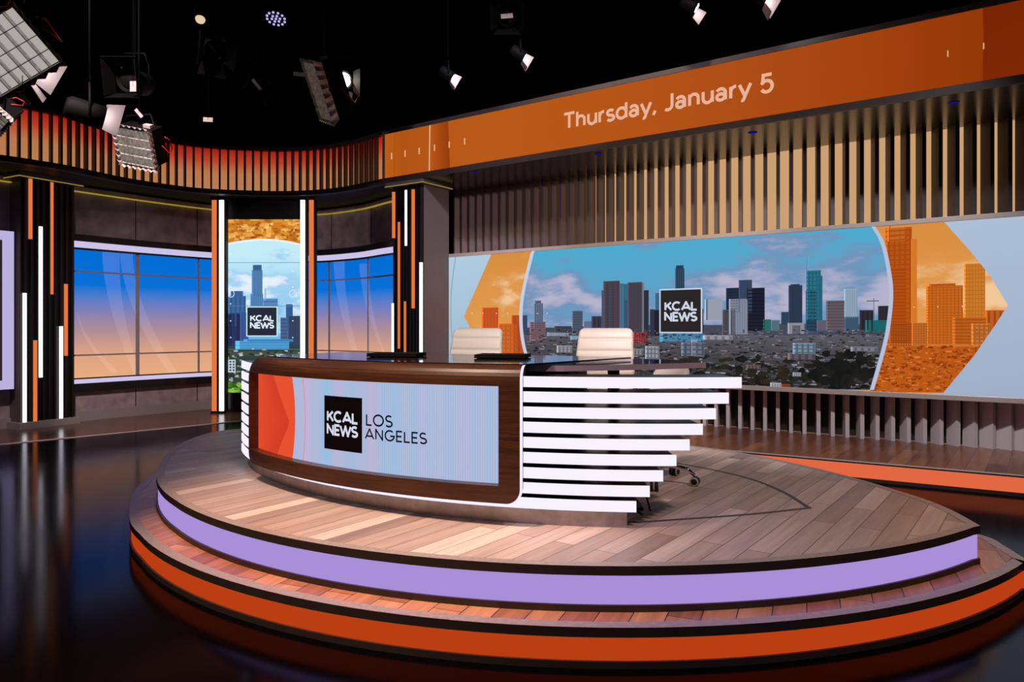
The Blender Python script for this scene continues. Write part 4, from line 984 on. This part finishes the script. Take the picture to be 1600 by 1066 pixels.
# dark carcass and support post
cb = [dp(a, DR-.27, 0) for a in np.linspace(aL+.08, arc_a(902, DR-.27)[0], 24)]
ce = cb[-1]; cb2 = [(p.x, p.y) for p in cb]+[(ce.x+.1, ce.y+.45), (-1.3, 5.6)]
b = MB(); b.prism(cb2, ZP+.078, Zt-.05); put(b, 'carcass', M['black'])
pp = G(957, 760, ZP); 
b = MB(); b.box((.60, 4.35, ZP+.40), (.062, .062, .80)); b.box((.60, 4.35, ZP+.007), (.3, .3, .014)); put(b, 'post', M['black'])
b = MB(); b.tube([(.78, 4.15, ZP+.01), (.74, 4.12, ZP+.14), (.68, 4.1, ZP+.18), (.64, 4.1, ZP+.05), (.72, 4.05, ZP+.012)], .006); put(b, 'cable', M['cable'])

# ------------------------------------------------------------------ closed laptops on the desk
def laptop(x0, x1, y, label):
    p = G((x0+x1)/2, y, Zt+.006); w = (x1-x0)/F*p.y
    e = empty('laptop', (p.x, p.y, Zt+.006), -.16); tag(e, label, 'laptop', 'closed laptops on the desk')
    b = MB(); b.box((0, 0, .009), (w, .25, .012)); b.build('base', M['plasticb'], e, .004)
    b = MB(); b.box((0, 0, .0205), (w, .25, .009)); b.build('lid', M['plasticb'], e, .004)
    b = MB(); b.tube([(-w*.4, .122, .015), (w*.4, .122, .015)], .006); b.build('hinge', M['plasticb'], e)
    for sx in (-.4, .4):
        for sy in (-.1, .1): b = MB(); b.box((sx*w, sy, .0015), (.03, .015, .003)); b.build('foot', M['rubber'], e)
laptop(581, 660, 557.2, 'closed black laptop on the desk in front of the fluted pillar'); laptop(746, 826, 559.5, 'closed black laptop on the desk in front of the left white chair')

# ------------------------------------------------------------------ white swivel chairs
def pad(w, h, t, ribs, curve, r=.05, taper=0):      # ribbed cushion: width x, height z, thickness y
    S = []; n = 90
    for i in range(n+1):
        z = h*i/n; e = min(z, h-z); k = 1 if e > r else math.sqrt(max(1-((r-e)/r)**2, .0))
        k = max(k, .03); rib = 1-.3*(abs(math.cos(PI*ribs*i/n))**10)
        tt = t*(.35+.65*k)*rib; ww = (w/2-taper*(i/n))-r*(1-k)
        yc = curve*((i/n-.5)**2)*4
        P = []
        for (sx, sy) in ((1, -1), (1, 1), (-1, 1), (-1, -1)):
            for j in range(5):
                q = {(1, -1): -PI/2, (1, 1): 0, (-1, 1): PI/2, (-1, -1): PI}[(sx, sy)]+PI/2*j/4
                rr = tt*.48; P.append((sx*(ww-rr)+rr*math.cos(q), yc+sy*(tt/2-rr)+rr*math.sin(q)+.05*((sx*ww)/(w/2))**2*-1, z))
        S.append([Vector(p) for p in P])
    return S
def chair(x, y, rz, seat_z, back_h, label, back_w=.47):
    e = empty('swivel_chair', (x, y, ZP), rz); tag(e, label, 'chair', 'white swivel chairs behind the desk')
    b = MB(); b.smooth = True; b.sweep(pad(.5, .5, .1, 5, 0)); b.xf(Matrix.Translation((0, .25, seat_z-.05))@Matrix.Rotation(PI/2, 4, 'X')); b.build('seat', M['leather'], e)
    b = MB(); b.smooth = True; b.sweep(pad(back_w+.05, back_h, .065, max(3, round(back_h/.11)), .03, taper=.03)); b.xf(Matrix.Translation((0, .25, seat_z+.02))@Matrix.Rotation(-.16, 4, 'X')); b.build('backrest', M['leather'], e)
    b = MB(); b.tube([(0, .1, seat_z-.1), (0, .26, seat_z-.09), (0, .33, seat_z), (0, .34, seat_z+.16)], .016); b.build('back_bracket', M['chrome'], e)
    b = MB(); b.box((0, 0, seat_z-.12), (.2, .24, .05)); b.build('mechanism', M['black'], e, .008)
    b = MB(); b.lathe([(.045, .12), (.045, .2), (.03, .21), (.03, seat_z-.14)], n=16); b.build('gas_lift', M['black'], e)
    hb = MB(); hb.lathe([(.02, .085), (.06, .09), (.06, .13), (.045, .14)], n=16); hb.build('hub', M['chrome'], e)
    for k in range(5):
        a = 2*PI*k/5+.3; d = Vector((math.cos(a), math.sin(a), 0))
        b = MB(); b.tube([d*.03+Vector((0, 0, .115)), d*.14+Vector((0, 0, .125)), d*.24+Vector((0, 0, .105)), d*.29+Vector((0, 0, .07))], [.026, .02, .016, .013]); lg = b.build('leg', M['chrome'], e)
        c = d*.29; t = Vector((-d.y, d.x, 0)); b = MB()
        for s in (-1, 1):
            Mx = Matrix.Translation(c+t*(.018*s)+Vector((0, 0, .03)))@(Vector((0, 0, 1)).rotation_difference(t*s)).to_matrix().to_4x4()
            b.mi = 0; b.lathe([(.03, -.012), (.03, .008)], Mx, 16); b.mi = 1; b.lathe([(.03, .008), (.028, .012), (.021, .012)], Mx, 16); b.mi = 0; b.lathe([(.021, .012), (.012, .013)], Mx, 12)
        b.build('caster', [M['rubber'], M['rim']], lg)
    return e
def place(xpx, Y): return (xpx-CX)/F*Y, Y
chair(*place(729, 6.35), -.30, .60, .42, 'white ribbed swivel chair on the left, in front of the orange picture edge')
chair(*place(937, 6.05), -.30, .60, .42, 'white ribbed swivel chair in the middle, in front of the skyline')
chair(*place(1018, 4.97), -.75, .50, .25, 'white low-backed swivel chair at the open end of the desk', .27)

# ------------------------------------------------------------------ lighting rig
PZ = 6.3
def pipe(p, q, label):
    e = empty('lighting_pipe', p); b = MB(); b.tube([(0, 0, 0), Vector(q)-Vector(p)], .025, 10); b.build('tube', M['fixture'], e); tag(e, label, 'pipe', 'lighting grid pipes')
    L_ = Vector(q)-Vector(p)
    for f in (.1, .5, .9): b = MB(); b.tube([L_*f, L_*f+Vector((0, 0, 7.0-PZ))], .012); b.build('hanger', M['fixture'], e)
for k, Y in enumerate((5.0, 6.0, 7.0, 8.0, 9.0)):
    pipe((-6, Y, PZ), (5.5, Y, PZ), 'black lighting pipe under the dark ceiling, seen only in shadow')
def rig(name, x, y, Y, label, cat, group=None):
    p = Vector(((x-CX)/F*Y, Y, CZ+(HY-y)/F*Y)); e = empty(name, p); tag(e, label, cat, group); return e
def aim_m(az, el, roll=0):                          # local -Y is the beam
    return Matrix.Rotation(math.radians(az), 4, 'Z')@Matrix.Rotation(math.radians(el), 4, 'X')@Matrix.Rotation(math.radians(roll), 4, 'Y')
def hang(e, hy=0, hx=0):
    top = PZ-e.location.z
    # nearest pipe in depth
    dy = round(e.location.y)-e.location.y
    b = MB(); b.tube([(0, 0, .2), (0, 0, top-.1)], .009, 8); b.tube([(0, 0, top-.1), (0, dy, top)], .009, 8); b.build('stem', M['fixture'], e)
    b = MB(); b.box((0, dy, top), (.06, .07, .09)); b.build('clamp', M['fixture'], e)
def yoke(e, w, R, z=.2):
    b = MB(); q = R@Vector((w, 0, 0)); q2 = R@Vector((-w, 0, 0))
    b.tube([q, q+Vector((0, 0, z*.6)), Vector((q.x*.7, q.y*.7, z)), Vector((q2.x*.7, q2.y*.7, z)), q2+Vector((0, 0, z*.6)), q2], .01, 6); b.build('yoke', M['fixture'], e)
def fresnel(x, y, Y, az, el, roll, s, label, doors=(50, 50, 50, 50), lens='lens', flag='fixture', open_=1):
    e = rig('fresnel_lamp', x, y, Y, label, 'stage light', 'fresnel lamps in the rig'); R = aim_m(az, el, roll); R3 = R.to_3x3()
    b = MB(); Mx = R@Matrix.Rotation(PI/2, 4, 'X'); r = .11*s
    b.lathe([(r*.7, -.2*s), (r*.95, -.16*s), (r, 0), (r, .12*s), (r*.96, .12*s), (r*.96, .11*s)], Mx, 24); b.build('body', M['fixture'], e)
    b = MB(); b.lathe([(r*.9, .1*s), (r*.6, .118*s), (.001, .125*s)], Mx, 24); b.build('lens', M[lens], e)
    for k, dg in enumerate(doors):
        if dg is None: continue
        A_ = math.radians(dg); w = r*1.05; l = r*1.5
        T_ = Matrix.Rotation(PI/2*k, 4, 'Y')@Matrix.Translation((0, -.12*s, w))@Matrix.Rotation(A_, 4, 'X')
        b = MB(); b.add([R@T_@Vector(v) for v in ((-w, 0, 0), (w, 0, 0), (w*1.35, 0, l), (-w*1.35, 0, l), (-w, .004, 0), (w, .004, 0), (w*1.35, .004, l), (-w*1.35, .004, l))], [(0,1,2,3),(4,5,6,7),(0,1,5,4),(1,2,6,5),(2,3,7,6),(3,0,4,7)])
        b.build('barn_door', M[flag], e)
    yoke(e, r*1.12, R3, .26*s); hang(e); return e
def soft(x, y, Y, az, el, roll, w, h, cols_, rows_, label, glow_m='softface'):
    e = rig('soft_panel', x, y, Y, label, 'stage light', 'egg-crate soft lights in the rig'); R = aim_m(az, el, roll); R3 = R.to_3x3()
    b = MB(); b.box((0, .08, 0), (w, .16, h)); b.xf(R).build('housing', M['fixture'], e, .006)
    b = MB(); b.box((0, -.002, 0), (w*.96, .01, h*.96)); b.xf(R).build('diffuser', M[glow_m], e)
    b = MB()
    for i in range(cols_+1): b.box((-w/2+w*i/cols_, -.035, 0), (.005, .06, h))
    for j in range(rows_+1): b.box((0, -.035, -h/2+h*j/rows_), (w, .06, .005))
    # flared skirt of crumpled silver louvre cloth
    for (sx, sz) in ((1, 0), (-1, 0), (0, 1), (0, -1)):
        n = 14; A_ = []; B_ = []
        for i in range(n+1):
            t = -1+2*i/n; wob = .012*(-1)**i
            if sx: A_.append((sx*w/2, 0, t*h/2)); B_.append((sx*(w/2+.03+wob), -.08, t*(h/2+.03)))
            else: A_.append((t*w/2, 0, sz*h/2)); B_.append((t*(w/2+.03), -.08, sz*(h/2+.03+wob)))
        b.strip(A_, B_)
    b.xf(R).build('louvre', M['foil'], e)
    b = MB(); b.box((w*.3, .05, h/2+.02), (w*.22, .05, .03)); b.xf(R).build('label_plate', M['tagw'], e)
    b = MB(); b.tube([R@Vector(v) for v in ((w*.52, .1, 0), (w*.54, .18, -h*.3), (w*.5, .24, -h*.2), (w*.55, .2, h*.1), (w*.5, .16, h*.2))], .006); b.build('power_cord', M['redcord'], e)
    yoke(e, w/2+.01, R3, .3); hang(e); return e
soft(6, 84, 5.4, 16, 34, -34, .62, .44, 7, 4, 'large egg-crate soft light at the upper left edge of the rig')
soft(217, 228, 7.2, -18, 30, 14, .36, .36, 7, 4, 'small egg-crate soft light hanging in front of the curved red header')
soft(507, 140, 6.6, -66, 24, 22, .34, .5, 6, 6, 'egg-crate soft light seen edge-on beside the brightest lamp')
soft(-3, 180, 6.6, -10, 40, -30, .2, .2, 4, 3, 'little egg-crate soft light touching the left edge over the red header')
fresnel(38, 100, 5.9, 128, 25, -25, .9, 'barn-door lamp with grey flaps just right of the large soft light', (None, 72, 60, None), 'lens', 'greyflag')
fresnel(140, 178, 6.4, 126, 12, -24, .95, 'barn-door lamp with a brilliantly lit flap above the red header', (None, 66, None, None), 'lens', 'greyflag')
fresnel(543, 124, 6.8, -12, 22, 10, .8, 'brightest barn-door lamp, glaring white beside the edge-on soft light', (None, 40, 55, 60), 'lens')
fresnel(700, 116, 8.2, 104, 30, -8, .52, 'lit barn-door lamp above the left end of the orange banner', (None, 70, 66, None), 'lens', 'greyflag')
fresnel(812, 84, 8.2, 100, 30, -4, .56, 'lit barn-door lamp above and left of the date', (None, 70, 66, None), 'lens', 'greyflag')
fresnel(1080, 8, 7.2, 80, 30, 20, .55, 'lit barn-door lamp at the top edge above the word January', (None, 70, None, None), 'lens', 'greyflag')
fresnel(1188, -8, 7.2, 80, 30, 0, .7, 'lit barn-door lamp cut off by the top edge above the figure five', (None, 70, 60, None), 'lens', 'greyflag')
fresnel(211, 128, 7.4, 0, 10, 0, 1.1, 'unlit dark lamp with white tags high above the small soft light', (70, 80, 70, 80), 'fixture')
fresnel(330, 75, 7.4, 40, 30, 0, .9, 'unlit dark lamp with a pale flap edge below the round dome lamp', (60, 60, 20, 60), 'fixture')
fresnel(402, 128, 8.2, 30, 40, 30, .8, 'unlit dark lamp with a slanting white tag left of the edge-on soft light', (60, 60, 60, 60), 'fixture')
fresnel(792, 28, 8.2, 0, 20, 0, .9, 'unlit dark lamp with a white tag above the lit lamp left of the date', (60, 60, 60, 60), 'fixture')
# par can of small violet LEDs, round dome lamp
e = rig('par_can', 431, 30, 7.2, 'flat par can with a cluster of violet LEDs at the top of the rig', 'stage light'); R = aim_m(0, 70, 0); Mx = R@Matrix.Rotation(PI/2, 4, 'X')
b = MB(); b.lathe([(.1, -.12), (.12, -.1), (.12, 0), (.11, 0), (.11, -.01)], Mx, 24); b.build('body', M['fixture'], e)
for rr, n in ((0, 1), (.04, 6), (.085, 12)):
    for k in range(n):
        b = MB(); a = 2*PI*k/n; b.lathe([(.012, -.008), (.012, 0), (.006, .005)], Mx@Matrix.Translation((rr*math.cos(a), rr*math.sin(a), 0)), 8); b.build('led', M['led'], e)
yoke(e, .13, R.to_3x3(), .2); hang(e)
e = rig('dome_lamp', 313, 30, 7.2, 'small round cream dome lamp near the top of the dark rig', 'lamp'); R = aim_m(10, 60, 0); Mx = R@Matrix.Rotation(PI/2, 4, 'X')
b = MB(); b.lathe([(.05, -.06), (.052, 0), (.048, 0)], Mx, 20); b.build('body', M['fixture'], e)
b = MB(); b.lathe([(.047, 0), (.042, .018), (.025, .032), (.001, .037)], Mx, 20); b.build('globe', M['dome'], e); yoke(e, .055, R.to_3x3(), .2); hang(e)
# paper tags taped to the rig
for k, (x, y, Y, w, h, rot, lab) in enumerate(((325, 187, 7.6, .1, .045, 3, 'white paper tag hanging alone above the curved header'), (401, 132, 7.9, .14, .03, 52, 'slanting white tag on the unlit lamp left of the edge-on soft light'), (468, 116, 7.6, .13, .04, 6, 'faint white tag left of the edge-on soft light'), (792, 25, 7.95, .13, .05, -5, 'white tag on the unlit lamp at the top of the picture'), (35, 151, 5.5, .16, .03, 48, 'slanting tag under the large soft light'), (217, 177, 7.1, .1, .03, 50, 'slanting tag above the small soft light'), (208, 135, 7.1, .06, .1, 0, 'upright white tag on the unlit lamp above the small soft light'))):
    p = Vector(((x-CX)/F*Y, Y, CZ+(HY-y)/F*Y)); e = empty('paper_tag', p); b = MB(); b.box((0, 0, 0), (w, .004, h), Matrix.Rotation(math.radians(rot), 3, 'Y')); b.build('card', M['tagw'], e)
    b = MB(); b.tube([(0, 0, 0), (0, .01, PZ-p.z)], .003, 6); b.build('wire', M['fixture'], e); tag(e, lab, 'tag', 'paper tags in the rig')
